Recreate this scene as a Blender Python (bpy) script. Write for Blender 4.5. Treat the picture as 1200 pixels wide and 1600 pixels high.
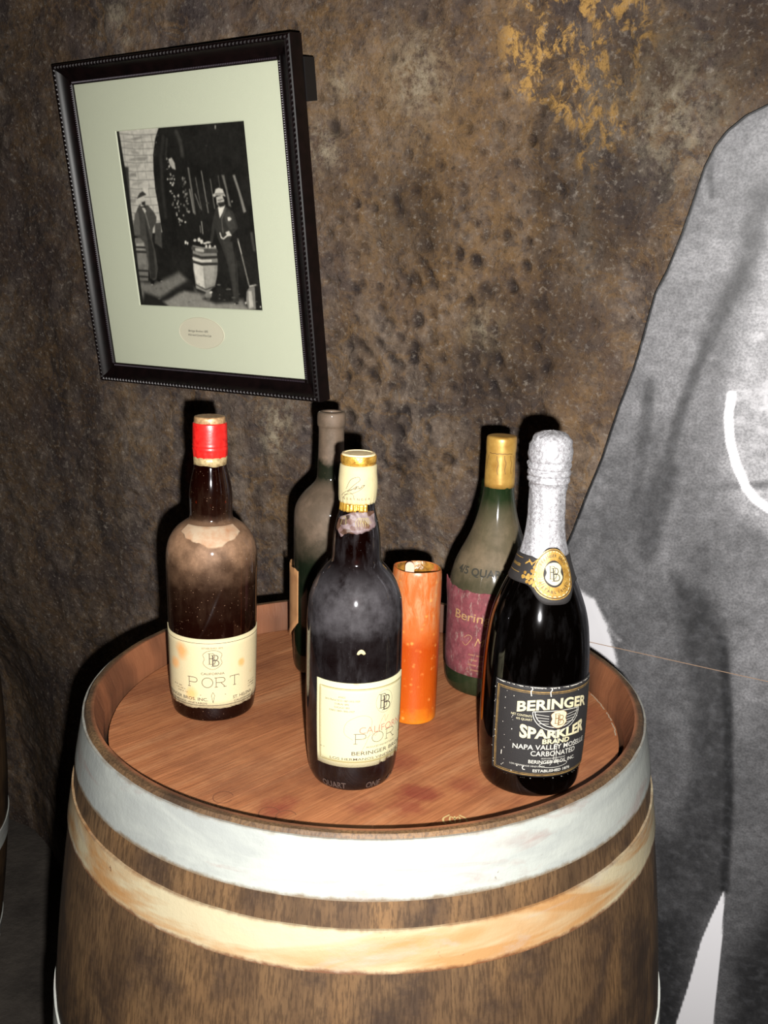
import bpy, bmesh, math, random
import numpy as np
from mathutils import Matrix, Vector
for o in list(bpy.data.objects): bpy.data.objects.remove(o)
SC = bpy.context.scene
COL = SC.collection
PI = math.pi
Z0 = 0.95                      # height of the barrel rim above the cellar floor (floor = 0)

# ------------------------------------------------------------------ camera, world, flash, exposure
CAM = Vector((0.013, -0.9311, 0.414 + Z0))
RT = Vector((0.9996, 0.0071, 0.0280)); DN = Vector((0.0289, -0.2453, -0.9690)); FW = Vector((0.0, 0.9694, -0.2454))
cam = bpy.data.objects.new('camera', bpy.data.cameras.new('camera')); COL.objects.link(cam)
m = Matrix((RT, -DN, -FW)).transposed().to_4x4(); m.translation = CAM
cam.matrix_world = m
cam.data.sensor_fit = 'VERTICAL'; cam.data.sensor_height = 24.0; cam.data.lens = 1569.9 * 24.0 / 1600
cam.data.clip_start = 0.02
SC.camera = cam
W = bpy.data.worlds.new('world'); SC.world = W; W.use_nodes = True
W.node_tree.nodes['Background'].inputs[0].default_value = (1.0, 0.8, 0.6, 1)
W.node_tree.nodes['Background'].inputs[1].default_value = 0.003
# the only light: the small flash beside the lens
fl = bpy.data.lights.new('camera_flash', 'SPOT'); fl.energy = 118; fl.color = (1.0, 0.985, 0.95)
fl.spot_size = math.radians(104); fl.spot_blend = 0.9; fl.shadow_soft_size = 0.006
flo = bpy.data.objects.new('camera_flash', fl); COL.objects.link(flo)
flo.location = CAM + RT * 0.0238 + DN * 0.0355
aim = Vector((0.07, 0.20, Z0 + 0.10)) - flo.location
flo.rotation_euler = aim.to_track_quat('-Z', 'Y').to_euler()
SC.view_settings.view_transform = 'Standard'; SC.view_settings.look = 'None'
SC.view_settings.exposure = 0.0; SC.view_settings.gamma = 1.0; SC.view_settings.use_curve_mapping = False

# ------------------------------------------------------------------ helpers: objects
def lin(c):
    c = np.asarray(c, float) / 255.0
    return np.where(c <= 0.04045, c / 12.92, ((c + 0.055) / 1.055) ** 2.4)
def rgb(r, g, b, k=1.0):
    v = lin((r, g, b)) * k
    return (float(v[0]), float(v[1]), float(v[2]), 1.0)
def empty(name, label, cat, mat4, group=None):
    o = bpy.data.objects.new(name, None); COL.objects.link(o); o.matrix_world = mat4
    o.empty_display_size = 0.05
    o['label'] = label; o['category'] = cat
    if group: o['group'] = group
    return o
def base(x, y, z, rz=0.0):
    return Matrix.Translation((x, y, z)) @ Matrix.Rotation(rz, 4, 'Z')
def obj(name, verts, faces, mat, parent=None, smooth=True, sharp=None):
    me = bpy.data.meshes.new(name)
    me.from_pydata([tuple(map(float, v)) for v in verts], [], [tuple(f) for f in faces]); me.update()
    bm = bmesh.new(); bm.from_mesh(me); bmesh.ops.recalc_face_normals(bm, faces=bm.faces[:])
    if sharp is not None:
        for e in bm.edges:
            if len(e.link_faces) == 2 and e.calc_face_angle(0) > sharp: e.smooth = False
    bm.to_mesh(me); bm.free()
    if smooth: me.polygons.foreach_set('use_smooth', [True] * len(me.polygons))
    if isinstance(mat, (list, tuple)):
        for k in mat: me.materials.append(k)
    elif mat: me.materials.append(mat)
    o = bpy.data.objects.new(name, me); COL.objects.link(o)
    if parent: o.parent = parent
    return o
class Geo:                      # collects several shapes that make ONE mesh
    def __init__(s): s.v = []; s.f = []
    def add(s, vf):
        v, f = vf; k = len(s.v); s.v += [tuple(q) for q in v]; s.f += [tuple(i + k for i in q) for q in f]; return s
    def build(s, name, mat, parent=None, smooth=False, sharp=None): return obj(name, s.v, s.f, mat, parent, smooth, sharp)
def box(x0, x1, y0, y1, z0, z1):
    v = [(x, y, z) for z in (z0, z1) for y in (y0, y1) for x in (x0, x1)]
    return v, [(0, 2, 3, 1), (4, 5, 7, 6), (0, 1, 5, 4), (2, 6, 7, 3), (0, 4, 6, 2), (1, 3, 7, 5)]
def chaikin(p, n=2):
    for _ in range(n):
        q = [p[0]]
        for a, b in zip(p[:-1], p[1:]):
            q += [(a[0] * .75 + b[0] * .25, a[1] * .75 + b[1] * .25), (a[0] * .25 + b[0] * .75, a[1] * .25 + b[1] * .75)]
        p = q + [p[-1]]
    return p
def lathe(prof, seg=72, wob=None):
    v = []; f = []; idx = []
    for r, z in prof:
        if r < 1e-6: idx.append([len(v)]); v.append((0, 0, z))
        else:
            idx.append(list(range(len(v), len(v) + seg)))
            for k in range(seg):
                a = 2 * PI * k / seg; rr, zz = (r, z) if wob is None else wob(r, z, a)
                v.append((rr * math.cos(a), rr * math.sin(a), zz))
    for A, B in zip(idx[:-1], idx[1:]):
        for k in range(seg):
            k2 = (k + 1) % seg
            if len(A) == 1 and len(B) == 1: continue
            if len(A) == 1: f.append((A[0], B[k2], B[k]))
            elif len(B) == 1: f.append((A[k], A[k2], B[0]))
            else: f.append((A[k], A[k2], B[k2], B[k]))
    return v, f
def rfun(prof):
    z = np.array([q[1] for q in prof]); r = np.array([q[0] for q in prof])
    o = np.argsort(z, kind='stable'); z = z[o]; r = r[o]
    return lambda q: float(np.interp(q, z, r))
def patch(R, th0, th1, zlo, zhi, off=0.0004, nth=56, nz=10, lift=None):
    # curved sheet (paper, foil) with thickness, lying on a surface of revolution R(z); angles in degrees
    zl = zlo if callable(zlo) else (lambda t: zlo); zh = zhi if callable(zhi) else (lambda t: zhi)
    v = []; f = []
    for layer in (1, 0):
        for i in range(nth + 1):
            t = th0 + (th1 - th0) * i / nth
            for j in range(nz + 1):
                z = zl(t) + (zh(t) - zl(t)) * j / nz
                r = R(z) + (off if layer else -0.0002) + (lift(t, z) if lift else 0)
                a = math.radians(t); v.append((r * math.cos(a), r * math.sin(a), z))
    n1 = (nth + 1) * (nz + 1); k = lambda L, i, j: L * n1 + i * (nz + 1) + j
    for i in range(nth):
        for j in range(nz):
            f.append((k(0, i, j), k(0, i + 1, j), k(0, i + 1, j + 1), k(0, i, j + 1)))
            f.append((k(1, i, j), k(1, i, j + 1), k(1, i + 1, j + 1), k(1, i + 1, j)))
        for j in (0, nz): f.append((k(0, i, j), k(1, i, j), k(1, i + 1, j), k(0, i + 1, j)))
    for j in range(nz):
        for i in (0, nth): f.append((k(0, i, j), k(0, i, j + 1), k(1, i, j + 1), k(1, i, j)))
    return v, f

# ------------------------------------------------------------------ helpers: flat lettering and strokes (2-D shapes wrapped onto surfaces)
_font = {}
def _raw(s, off):
    key = (s, off)
    if key not in _font:
        cu = bpy.data.curves.new('t', 'FONT'); cu.body = s; cu.size = 1; cu.offset = off; cu.resolution_u = 3
        o = bpy.data.objects.new('t', cu); COL.objects.link(o)
        dg = bpy.context.evaluated_depsgraph_get(); me = o.evaluated_get(dg).to_mesh()
        _font[key] = ([(q.co.x, q.co.y) for q in me.vertices], [tuple(q.vertices) for q in me.polygons])
        o.evaluated_get(dg).to_mesh_clear(); bpy.data.objects.remove(o); bpy.data.curves.remove(cu)
    return _font[key]
def text(s, h, width=None, bold=0.0, x=0, y=0, shear=0, arch=0, align='C', rot=0, bow=None):
    if not s.strip(): return [], []
    v, f = _raw(s, bold); hv, _ = _raw('H', 0.0)
    cap = max(q[1] for q in hv); k = h / cap
    x0 = min(q[0] for q in v); x1 = max(q[0] for q in v)
    kx = k if width is None else width / (x1 - x0)
    xo = (x0 + x1) / 2 if align == 'C' else x0
    out = []; half = (x1 - x0) * kx / 2
    c, sn = math.cos(rot), math.sin(rot)
    for a, b in v:
        X = (a - xo) * kx + shear * b * k; Y = b * k
        if bow: Y *= bow + (1 - bow) * (X / half) ** 2
        if arch: Y -= arch * (X / half) ** 2
        out.append((x + c * X - sn * Y, y + sn * X + c * Y))
    return out, f
def stroke(pts, w, closed=False):
    p = [np.array(q, float) for q in pts]
    v = []; f = []; n = len(p)
    for i in range(n):
        a = p[(i - 1) % n] if (closed or i > 0) else p[i]; b = p[(i + 1) % n] if (closed or i < n - 1) else p[i]
        t = b - a; L = np.hypot(*t) or 1; nn = np.array((-t[1], t[0])) / L
        v += [tuple(p[i] + nn * w / 2), tuple(p[i] - nn * w / 2)]
    for i in range(n if closed else n - 1):
        j = (i + 1) % n; f.append((2 * i, 2 * i + 1, 2 * j + 1, 2 * j))
    return v, f
def arcp(cx, cy, rx, ry, a0=0, a1=360, n=32):
    return [(cx + rx * math.cos(math.radians(a0 + (a1 - a0) * i / n)), cy + ry * math.sin(math.radians(a0 + (a1 - a0) * i / n))) for i in range(n + 1)]
def ring(cx, cy, rx, ry, w, n=40): return stroke(arcp(cx, cy, rx, ry, 0, 360, n)[:-1], w, True)
def disc(cx, cy, rx, ry, n=32):
    return [(cx + rx * math.cos(2 * PI * i / n), cy + ry * math.sin(2 * PI * i / n)) for i in range(n)], [tuple(range(n))]
def frame2(x0, x1, y0, y1, w):
    n = 24; L = [(x0 + (x1 - x0) * i / n, y0) for i in range(n)] + [(x1, y0 + (y1 - y0) * i / 8) for i in range(8)]
    L += [(x1 - (x1 - x0) * i / n, y1) for i in range(n)] + [(x0, y1 - (y1 - y0) * i / 8) for i in range(8)]
    return stroke(L, w, True)
def spline(pts, n=8):
    p = [np.array(q, float) for q in pts]; p = [2 * p[0] - p[1]] + p + [2 * p[-1] - p[-2]]; out = []
    for i in range(1, len(p) - 2):
        for k in range(n):
            t = k / n
            out.append(tuple(.5 * (2 * p[i] + (p[i + 1] - p[i - 1]) * t + (2 * p[i - 1] - 5 * p[i] + 4 * p[i + 1] - p[i + 2]) * t * t + (3 * p[i] - p[i - 1] - 3 * p[i + 1] + p[i + 2]) * t ** 3)))
    return out + [tuple(p[-2])]
def fill(poly, n=5):           # convex outline filled with rings, so that it bends with the surface
    k = len(poly); cx_ = sum(q[0] for q in poly) / k; cy_ = sum(q[1] for q in poly) / k; v = []; f = []
    for L in range(n): v += [(cx_ + (a - cx_) * (1 - L / n), cy_ + (b - cy_) * (1 - L / n)) for a, b in poly]
    v.append((cx_, cy_))
    for L in range(n - 1): f += [(L * k + i, L * k + (i + 1) % k, (L + 1) * k + (i + 1) % k, (L + 1) * k + i) for i in range(k)]
    f += [((n - 1) * k + i, (n - 1) * k + (i + 1) % k, n * k) for i in range(k)]
    return v, f
class Ink:                      # prints gathered on one surface of revolution
    def __init__(s, R, off=0.00055, rref=None): s.R = R; s.off = off; s.g = Geo(); s.rref = rref
    def put(s, vf, th=0.0, z=0.0):
        v, f = vf; rr = s.rref or s.R(z); out = []
        for x, y in v:
            a = math.radians(th) + x / rr; r = s.R(z + y) + s.off
            out.append((r * math.cos(a), r * math.sin(a), z + y))
        s.g.add((out, f)); return s
    def build(s, name, mat, parent): return s.g.build(name, mat, parent)
def squiggles(L, h, rng, w):    # illegible fine print: a row of short ticks
    g = Geo(); x = -L / 2
    while x < L / 2:
        dx = h * rng.uniform(.5, .9)
        if rng.random() > .16: g.add(([(a, b) for a, b in stroke([(x, 0), (x + dx * .15, h), (x + dx * .5, h * .1), (x + dx * .7, h)], w)[0]], stroke([(0, 0), (0, 1), (1, 1), (1, 0)], w)[1]))
        x += dx
    return g.v, g.f

# ------------------------------------------------------------------ helpers: materials
class G:
    def __init__(s, name):
        s.m = bpy.data.materials.new(name); s.m.use_nodes = True; s.t = s.m.node_tree; s.t.nodes.clear()
        s.out = s.t.nodes.new('ShaderNodeOutputMaterial')
    def n(s, typ, ins=None, **props):
        nd = s.t.nodes.new('ShaderNode' + typ)
        for k, q in props.items(): setattr(nd, k, q)
        for k, q in (ins or {}).items():
            if isinstance(q, bpy.types.NodeSocket): s.t.links.new(q, nd.inputs[k])
            elif q is not None: nd.inputs[k].default_value = q
        return nd
    def obj(s): return s.n('TexCoord').outputs['Object']
    def attr(s, name): return s.n('Attribute', attribute_name=name)
    def map(s, vec, scale=(1, 1, 1), loc=(0, 0, 0), rot=(0, 0, 0)):
        return s.n('Mapping', {'Vector': vec, 'Scale': scale, 'Location': loc, 'Rotation': rot}).outputs[0]
    def noise(s, vec, scale, detail=6, rough=.6, dist=0, w=None):
        d = {'Vector': vec, 'Scale': scale, 'Detail': detail, 'Roughness': rough, 'Distortion': dist}
        nd = s.n('TexNoise', None, noise_dimensions='4D' if w is not None else '3D')
        if w is not None: d['W'] = w
        for k, q in d.items():
            if isinstance(q, bpy.types.NodeSocket): s.t.links.new(q, nd.inputs[k])
            else: nd.inputs[k].default_value = q
        return nd.outputs[0]
    def ramp(s, fac, stops, interp='LINEAR'):
        nd = s.n('ValToRGB', {0: fac}); e = nd.color_ramp.elements; nd.color_ramp.interpolation = interp
        while len(e) < len(stops): e.new(1)
        for q, (p_, c) in zip(e, stops):
            q.position = p_; q.color = c if isinstance(c, tuple) else (c, c, c, 1)
        return nd.outputs[0]
    def mix(s, fac, a, b, mode='MIX'):
        nd = s.n('MixRGB', {0: fac, 1: a, 2: b}, blend_type=mode); return nd.outputs[0]
    def math(s, op, a, b=0.0, clamp=False):
        return s.n('Math', {0: a, 1: b}, operation=op, use_clamp=clamp).outputs[0]
    def z(s, vec=None): return s.n('SeparateXYZ', {0: vec or s.obj()}).outputs[2]
    def bump(s, h, dist=.001, strength=1.0): return s.n('Bump', {'Height': h, 'Distance': dist, 'Strength': strength}).outputs[0]
    def pbr(s, **k):
        nd = s.n('BsdfPrincipled', {q.replace('_', ' '): v for q, v in k.items()}); s.t.links.new(nd.outputs[0], s.out.inputs[0]); return nd
    def end(s, sock): s.t.links.new(sock, s.out.inputs[0]); return s.m
def plain(name, col, rough=.6, metal=0.0, bump=0, bscale=300):
    g = G(name); o = g.obj(); n = g.noise(o, bscale, 4)
    c = g.mix(g.math('MULTIPLY', n, .5), col, (col[0] * .6, col[1] * .6, col[2] * .6, 1))
    k = dict(Base_Color=c, Roughness=rough, Metallic=metal)
    if bump: k['Normal'] = g.bump(n, bump)
    g.pbr(**k); return g.m
def paper(name, col, stain, amount=.4, blots=(), scale=60):
    g = G(name); o = g.obj(); n = g.noise(o, scale, 6, .6)
    c = g.mix(g.ramp(n, [(1 - amount - .12, 0.0), (1 - amount + .2, .8)]), col, stain)
    fine = g.noise(o, 900, 3); c = g.mix(g.math('MULTIPLY', fine, .18), c, stain)
    for (bx, by, bz, br, bc) in blots:
        d = g.n('VectorMath', {0: o, 1: (bx, by, bz)}, operation='DISTANCE').outputs['Value']
        d = g.math('ADD', d, g.math('MULTIPLY', g.math('SUBTRACT', n, .5), br * 1.4))
        f = g.n('MapRange', {0: d, 1: br * .35, 2: br, 3: .75, 4: 0.0}).outputs[0]
        c = g.mix(f, c, bc)
    g.pbr(Base_Color=c, Roughness=.75, Normal=g.bump(fine, .0002)); return g.m
def glass(name, tint, diff, diffw, dust, zones, zmax=.32, patchy=.5, speck=0.0, haze=.0):
    g = G(name); o = g.obj(); zz = g.z(o)
    n1 = g.noise(o, 38, 7, .65); n2 = g.noise(g.map(o, (1, 1, .25)), 120, 5, .6)
    zn = g.math('ADD', zz, g.math('MULTIPLY', g.math('SUBTRACT', n1, .5), .022))
    amt = g.ramp(g.math('DIVIDE', zn, zmax), [(a / zmax, b) for a, b in zones])
    pat = g.ramp(n1, [(.5 - patchy * .2, 1 - patchy), (.5 + .13, 1.0)])
    amt = g.math('MULTIPLY', amt, pat)
    amt = g.math('ADD', amt, g.math('MULTIPLY', g.ramp(n2, [(.5, 0.0), (.85, 1.0)]), haze), True)
    if speck:
        vo = g.n('TexVoronoi', {'Vector': o, 'Scale': 420.0}); sp = g.ramp(vo.outputs['Distance'], [(.10, 1.0), (.2, 0.0)])
        sel = g.ramp(g.noise(o, 210, 2), [(.54, 0.0), (.6, 1.0)])
        amt = g.math('ADD', amt, g.math('MULTIPLY', g.math('MULTIPLY', sp, sel), speck), True)
    dcol = g.mix(g.noise(o, 70, 5), dust, tuple(q * .55 for q in dust[:3]) + (1,))
    tr = g.n('BsdfTransparent', {0: tint}); df = g.n('BsdfDiffuse', {0: diff})
    body = g.n('MixShader', {0: diffw, 1: tr.outputs[0], 2: df.outputs[0]})
    gl = g.n('BsdfGlossy', {0: (.9, .9, .95, 1), 1: .07}); fr = g.n('Fresnel', {0: 1.5})
    a = g.n('MixShader', {0: fr.outputs[0], 1: body.outputs[0], 2: gl.outputs[0]})
    du = g.n('BsdfPrincipled', {'Base Color': dcol, 'Roughness': .7})
    b = g.n('MixShader', {0: amt, 1: a.outputs[0], 2: du.outputs[0]})
    return g.end(b.outputs[0])
def foil(name, col, dark, rough=.42, metal=.75, bd=.0006, bs=220, fine=0):
    g = G(name); o = g.obj(); n = g.noise(o, bs, 5, .6); f2 = g.noise(o, 1600, 2)
    c = g.mix(g.ramp(n, [(.3, 1.0), (.6, 0.0)]), col, dark)
    if fine: c = g.mix(g.ramp(f2, [(.45, fine), (.62, 0.0)]), c, dark)
    g.pbr(Base_Color=c, Roughness=rough, Metallic=metal, Normal=g.bump(n, bd)); return g.m

# ------------------------------------------------------------------ helpers: numpy noise and painter for printed pictures
def vnoise(x, y, seed):
    xi = np.floor(x).astype(int); yi = np.floor(y).astype(int); fx = x - xi; fy = y - yi
    fx = fx * fx * (3 - 2 * fx); fy = fy * fy * (3 - 2 * fy)
    T = np.random.RandomState(seed).rand(256, 256)
    g = lambda a, b: T[a % 256, b % 256]
    return (g(xi, yi) * (1 - fx) + g(xi + 1, yi) * fx) * (1 - fy) + (g(xi, yi + 1) * (1 - fx) + g(xi + 1, yi + 1) * fx) * fy
def fbm(x, y, sc, octv=4, seed=0, gain=.5):
    t = 0; a = 1; s = 0
    for k in range(octv): t = t + a * vnoise(x * sc * 2 ** k + 17.3 * k, y * sc * 2 ** k + 5.1 * k, seed + k); s += a; a *= gain
    return t / s - .5
def paint(X, Y, img, ops):
    for op in ops:
        pts = np.array(op[1], float); soft = max(op[-1], .5); val = op[-2]
        wd = op[2] / 2 if op[0] == 'l' else 0
        lo = pts.min(0) - soft * 2 - wd; hi = pts.max(0) + soft * 2 + wd
        idx = np.nonzero((X >= lo[0]) & (X <= hi[0]) & (Y >= lo[1]) & (Y <= hi[1]))[0]
        if not len(idx): continue
        x = X[idx]; y = Y[idx]; d = np.full(len(idx), 1e9); ins = np.zeros(len(idx), bool)
        n = len(pts)
        for i in range(n if op[0] == 'p' else n - 1):
            a = pts[i]; b = pts[(i + 1) % n]; e = b - a; L = e @ e + 1e-9
            t = np.clip(((x - a[0]) * e[0] + (y - a[1]) * e[1]) / L, 0, 1)
            d = np.minimum(d, np.hypot(x - a[0] - t * e[0], y - a[1] - t * e[1]))
            if op[0] == 'p' and a[1] != b[1]:
                ins ^= ((a[1] > y) != (b[1] > y)) & (x < (b[0] - a[0]) * (y - a[1]) / (b[1] - a[1]) + a[0])
        sd = np.where(ins, -d, d) if op[0] == 'p' else d - wd
        k = np.clip(.5 - sd / soft, 0, 1); k = k * k * (3 - 2 * k)
        img[idx] = img[idx] * (1 - k) + val * k
    return img
def colattr(o, name, cols):
    at = o.data.color_attributes.new(name, 'FLOAT_COLOR', 'POINT')
    c = np.ones((len(o.data.vertices), 4), np.float32); c[:len(cols), :3] = cols
    at.data.foreach_set('color', c.ravel())

# ================================================================== SETTING: rock wall of the cellar and floor
UW = Vector((0.8988, -0.4384, 0.0)); VW = Vector((-0.0382, -0.0783, 0.9962)); NW = Vector((-0.4367, -0.8954, -0.0872))
OW = Vector((0.2184, 0.4477, 0.0436 + Z0))
def axis(lo, a, b, hi, fine, coarse):
    return np.concatenate([np.arange(lo, a, coarse), np.arange(a, b, fine), np.arange(b, hi + coarse, coarse)])
ua = axis(-2.6, -1.25, .45, 1.7, .0042, .03); va = axis(-1.0, -.85, .82, 1.6, .0042, .03)
Uu, Vv = np.meshgrid(ua, va, indexing='ij'); nu, nv = Uu.shape
x = Uu.ravel(); y = Vv.ravel()
disp = .022 * fbm(x, y, 2.2, 2, 11) + .016 * fbm(x, y, 9, 3, 21) + .0075 * fbm(x, y, 38, 3, 31, .6)
disp += .004 * fbm(x * .5, y * 1.2, 90, 2, 37, .6)
pit = np.zeros_like(x)
rng = random.Random(5)
pits = [(a / 1000, b / 1000, r / 1000, 1.0) for a, b, r in [(-246,669,5.0),(-166,675,6.2),(-126,652,5.6),(-209,627,6.2),(-103,623,3.7),(-52,606,5.6),(-55,578,6.8),(-81,594,3.7),(-152,591,4.3),(-19,576,3.7),(0,565,8.1),(-8,556,7.4),(-60,540,7.4),(-58,529,5.0),(-17,522,6.2),(-38,513,5.0),(-84,508,5.0),(-99,510,3.7),(-66,516,3.7),(-40,494,5.6),(13,501,6.2),(36,502,3.7),(-187,506,6.2),(-142,493,6.2),(-126,467,4.3),(-151,463,3.7),(-170,449,3.7),(-206,449,8.7),(-201,434,8.7),(-238,438,6.2),(-263,442,5.0),(-266,425,5.0),(-289,421,6.2),(-280,468,4.3),(-298,543,11.2),(-46,425,5.6),(-81,398,5.0),(-17,395,6.2),(-19,399,5.0),(-41,463,5.0),(23,463,8.1),(25,426,5.6),(8,384,3.7),(-113,379,8.7),(-129,364,5.6),(-156,350,6.8),(-182,347,5.0),(-207,366,4.3),(-249,386,3.7),(-129,319,6.2),(-69,355,3.7),(5,345,6.2),(-192,331,5.0),(-235,330,6.2),(-271,326,7.4),(-281,310,5.6),(-233,301,5.0),(-217,322,5.0),(-256,279,4.3),(-283,245,6.8),(-307,262,6.2),(-230,274,5.0),(-221,233,5.0),(-183,233,8.1),(-247,201,8.7),(-195,322,3.7),(-260,347,3.7),(-105,422,4.3),(-118,416,5.6),(30,527,3.7),(43,523,4.3),(-21,459,3.7),(-115,546,5.6),(-65,467,4.3),(-79,487,3.7)]]
for k in range(230):            # smaller scattered dents between the big ones
    a = rng.gauss(-.20, .14); b = rng.gauss(.30, .24); pits.append((a, b, rng.uniform(.0035, .008), rng.uniform(.35, .8)))
for k in range(190):            # the densely pocked patch behind the bottles
    a = rng.uniform(-.30, .03); b = rng.uniform(.06, .42); pits.append((a, b, rng.uniform(.004, .0105), rng.uniform(.4, 1.0)))
for a, b, r, s in pits:
    i0, i1 = np.searchsorted(ua, (a - 3 * r, a + 3 * r)); j0, j1 = np.searchsorted(va, (b - 3 * r, b + 3 * r))
    if i1 <= i0 or j1 <= j0: continue
    uu = Uu[i0:i1, j0:j1] - a; vv = Vv[i0:i1, j0:j1] - b
    rr = np.sqrt((uu * 1.15 + .25 * vv) ** 2 + (vv * .9) ** 2) / r
    pit.reshape(nu, nv)[i0:i1, j0:j1] += s * (np.exp(-rr ** 3) - .18 * np.exp(-((rr - 1.5) * 2) ** 2)) * min(1, r / .008)
disp -= .0062 * np.clip(pit, -.3, 1.3)
sl = np.clip((-.90 - x) / .4, 0, 1); sv = np.clip((-.22 - y) / .4, 0, 1); disp -= .15 * sl * sl * (3 - 2 * sl) * sv * sv * (3 - 2 * sv)
disp = np.where(x > .06, np.minimum(disp, .012), disp)
wv = np.array(OW)[None] + x[:, None] * np.array(UW) + y[:, None] * np.array(VW) + disp[:, None] * np.array(NW)
ii = (np.arange(nu - 1)[:, None] * nv + np.arange(nv - 1)[None]).ravel()
quads = np.stack([ii, ii + nv, ii + nv + 1, ii + 1], 1)
me = bpy.data.meshes.new('wall_back')
me.vertices.add(len(wv)); me.vertices.foreach_set('co', wv.astype(np.float32).ravel())
me.loops.add(quads.size); me.loops.foreach_set('vertex_index', quads.astype(np.int32).ravel())
me.polygons.add(len(quads)); me.polygons.foreach_set('loop_start', np.arange(0, quads.size, 4, dtype=np.int32))
me.polygons.foreach_set('loop_total', np.full(len(quads), 4, np.int32))
me.update(); me.validate(); me.polygons.foreach_set('use_smooth', np.ones(len(quads), bool))
wall = bpy.data.objects.new('wall_back', me); COL.objects.link(wall); wall['kind'] = 'structure'
def blobs(L, soft=1.0):
    t = np.zeros_like(x)
    for a, b, r in L: t += np.exp(-(((x - a / 1000) / (r / 1000)) ** 2 + ((y - b / 1000) / (r / 1000 * 1.2)) ** 2) * soft)
    return np.clip(t, 0, 1)
och = blobs([(-11,638,41),(21,643,46),(61,633,51),(82,653,41),(72,569,26),(85,544,22),(66,533,22),(39,599,41),(-18,602,20),(56,496,12)]); haz = blobs([(-260,582,61),(-297,655,51),(-147,570,51),(-70,311,61),(-204,392,51),(-109,443,82),(84,218,20),(21,264,41),(-688,230,12),(-136,359,71),(-78,642,61),(48,171,31),(-223,492,51)], .7)
pal = blobs([(-284,599,18),(-657,711,18),(-643,674,12),(-410,128,26),(-418,86,20),(-74,276,26),(157,552,61),(-312,519,26),(-786,504,10),(-694,240,41),(-175,602,41)]); drk = blobs([(116,609,41),(243,622,61),(-860,510,92),(-885,273,102),(-833,30,82),(-1024,-383,122),(-1027,-833,122),(-913,608,133),(-1000,131,143),(-1023,-181,133),(-1026,-600,122),(-1235,-1162,153),(-808,-110,71),(-878,-286,92),(-905,409,112),(96,436,41),(-68,206,61),(45,474,61),(21,281,51),(-659,201,31),(-184,434,51)], .6)  # drk: dark grime patches; those at the left also paint in flash fall-off
colattr(wall, 'minerals', np.stack([och, haz, pal], 1)); colattr(wall, 'grime_falloff_pits', np.stack([drk, np.clip(pit, 0, 1), np.clip(.5 + disp * 40, 0, 1)], 1))
g = G('rock'); o = g.n('NewGeometry').outputs['Position']
mi = g.n('SeparateColor', {0: g.attr('minerals').outputs['Color']}); gr = g.n('SeparateColor', {0: g.attr('grime_falloff_pits').outputs['Color']})
n1 = g.noise(o, 7, 8, .68); n2 = g.noise(o, 34, 8, .7); n3 = g.noise(o, 150, 5, .65); n4 = g.noise(g.map(o, (1, 1, .45)), 16, 6, .65, .6)
c = g.ramp(n2, [(.30, rgb(62, 53, 51, .86)), (.47, rgb(106, 93, 84, .9)), (.66, rgb(150, 132, 116, .92))])
c = g.mix(g.ramp(n4, [(.44, 0.0), (.60, .62)]), c, rgb(116, 92, 68, .85))
run = g.noise(g.map(o, (1, 1, .16)), 13, 6, .65, .3); c = g.mix(g.ramp(run, [(.36, .7), (.50, 0.0)]), c, rgb(50, 42, 40, .8)); c = g.mix(g.ramp(run, [(.56, 0.0), (.70, .35)]), c, rgb(150, 136, 118, .85))
vein = g.math('ABSOLUTE', g.math('SUBTRACT', g.noise(o, 20, 6, .62, .5), .5)); c = g.mix(g.ramp(vein, [(.0, .48), (.05, 0.0)]), c, rgb(144, 110, 68, .85))
c = g.mix(g.ramp(n1, [(.40, .55), (.55, 0.0)]), c, rgb(76, 66, 68, .8))
n5 = g.noise(o, 60, 6, .75)
hz = g.math('MULTIPLY', mi.outputs[1], g.ramp(n5, [(.42, .25), (.62, 1.0)])); c = g.mix(g.math('MULTIPLY', hz, .6), c, rgb(146, 112, 72, .85))
oc = g.math('MULTIPLY', g.ramp(mi.outputs[0], [(.1, 0.0), (.6, 1.0)]), g.ramp(g.noise(g.map(o, (1, 1, .7)), 48, 7, .7, .4), [(.50, 0.0), (.58, .95)])); c = g.mix(oc, c, rgb(206, 160, 92, .85))
c = g.mix(g.math('MULTIPLY', mi.outputs[2], g.ramp(n5, [(.42, 0.0), (.62, .9)])), c, rgb(176, 162, 138, .85))
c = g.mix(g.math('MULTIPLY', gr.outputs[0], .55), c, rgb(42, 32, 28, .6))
c = g.mix(g.math('MULTIPLY', g.math('MULTIPLY', gr.outputs[1], g.ramp(n5, [(.35, .5), (.55, 1.0)])), .9), c, rgb(44, 38, 42, .5))  # pits tinted darker than the rock around them
c = g.mix(g.ramp(n3, [(.56, 0.0), (.76, .55)]), c, rgb(180, 168, 154, .85))
c = g.mix(g.ramp(n3, [(.28, .6), (.44, 0.0)]), c, rgb(36, 30, 28, .6))
h = g.math('ADD', g.math('MULTIPLY', n3, .5), n5)
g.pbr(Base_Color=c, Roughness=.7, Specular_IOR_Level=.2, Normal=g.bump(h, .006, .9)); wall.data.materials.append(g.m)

fg = G('cellar_concrete'); o = fg.obj(); n = fg.noise(o, 6, 8, .65)
fg.pbr(Base_Color=fg.ramp(n, [(.3, rgb(50, 44, 40)), (.7, rgb(96, 88, 80))]), Roughness=.8, Normal=fg.bump(fg.noise(o, 60), .003))
flr = Geo().add(box(-3.4, 2.6, -2.2, 2.4, -.06, 0.0)).build('floor', fg.m); flr['kind'] = 'structure'

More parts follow.
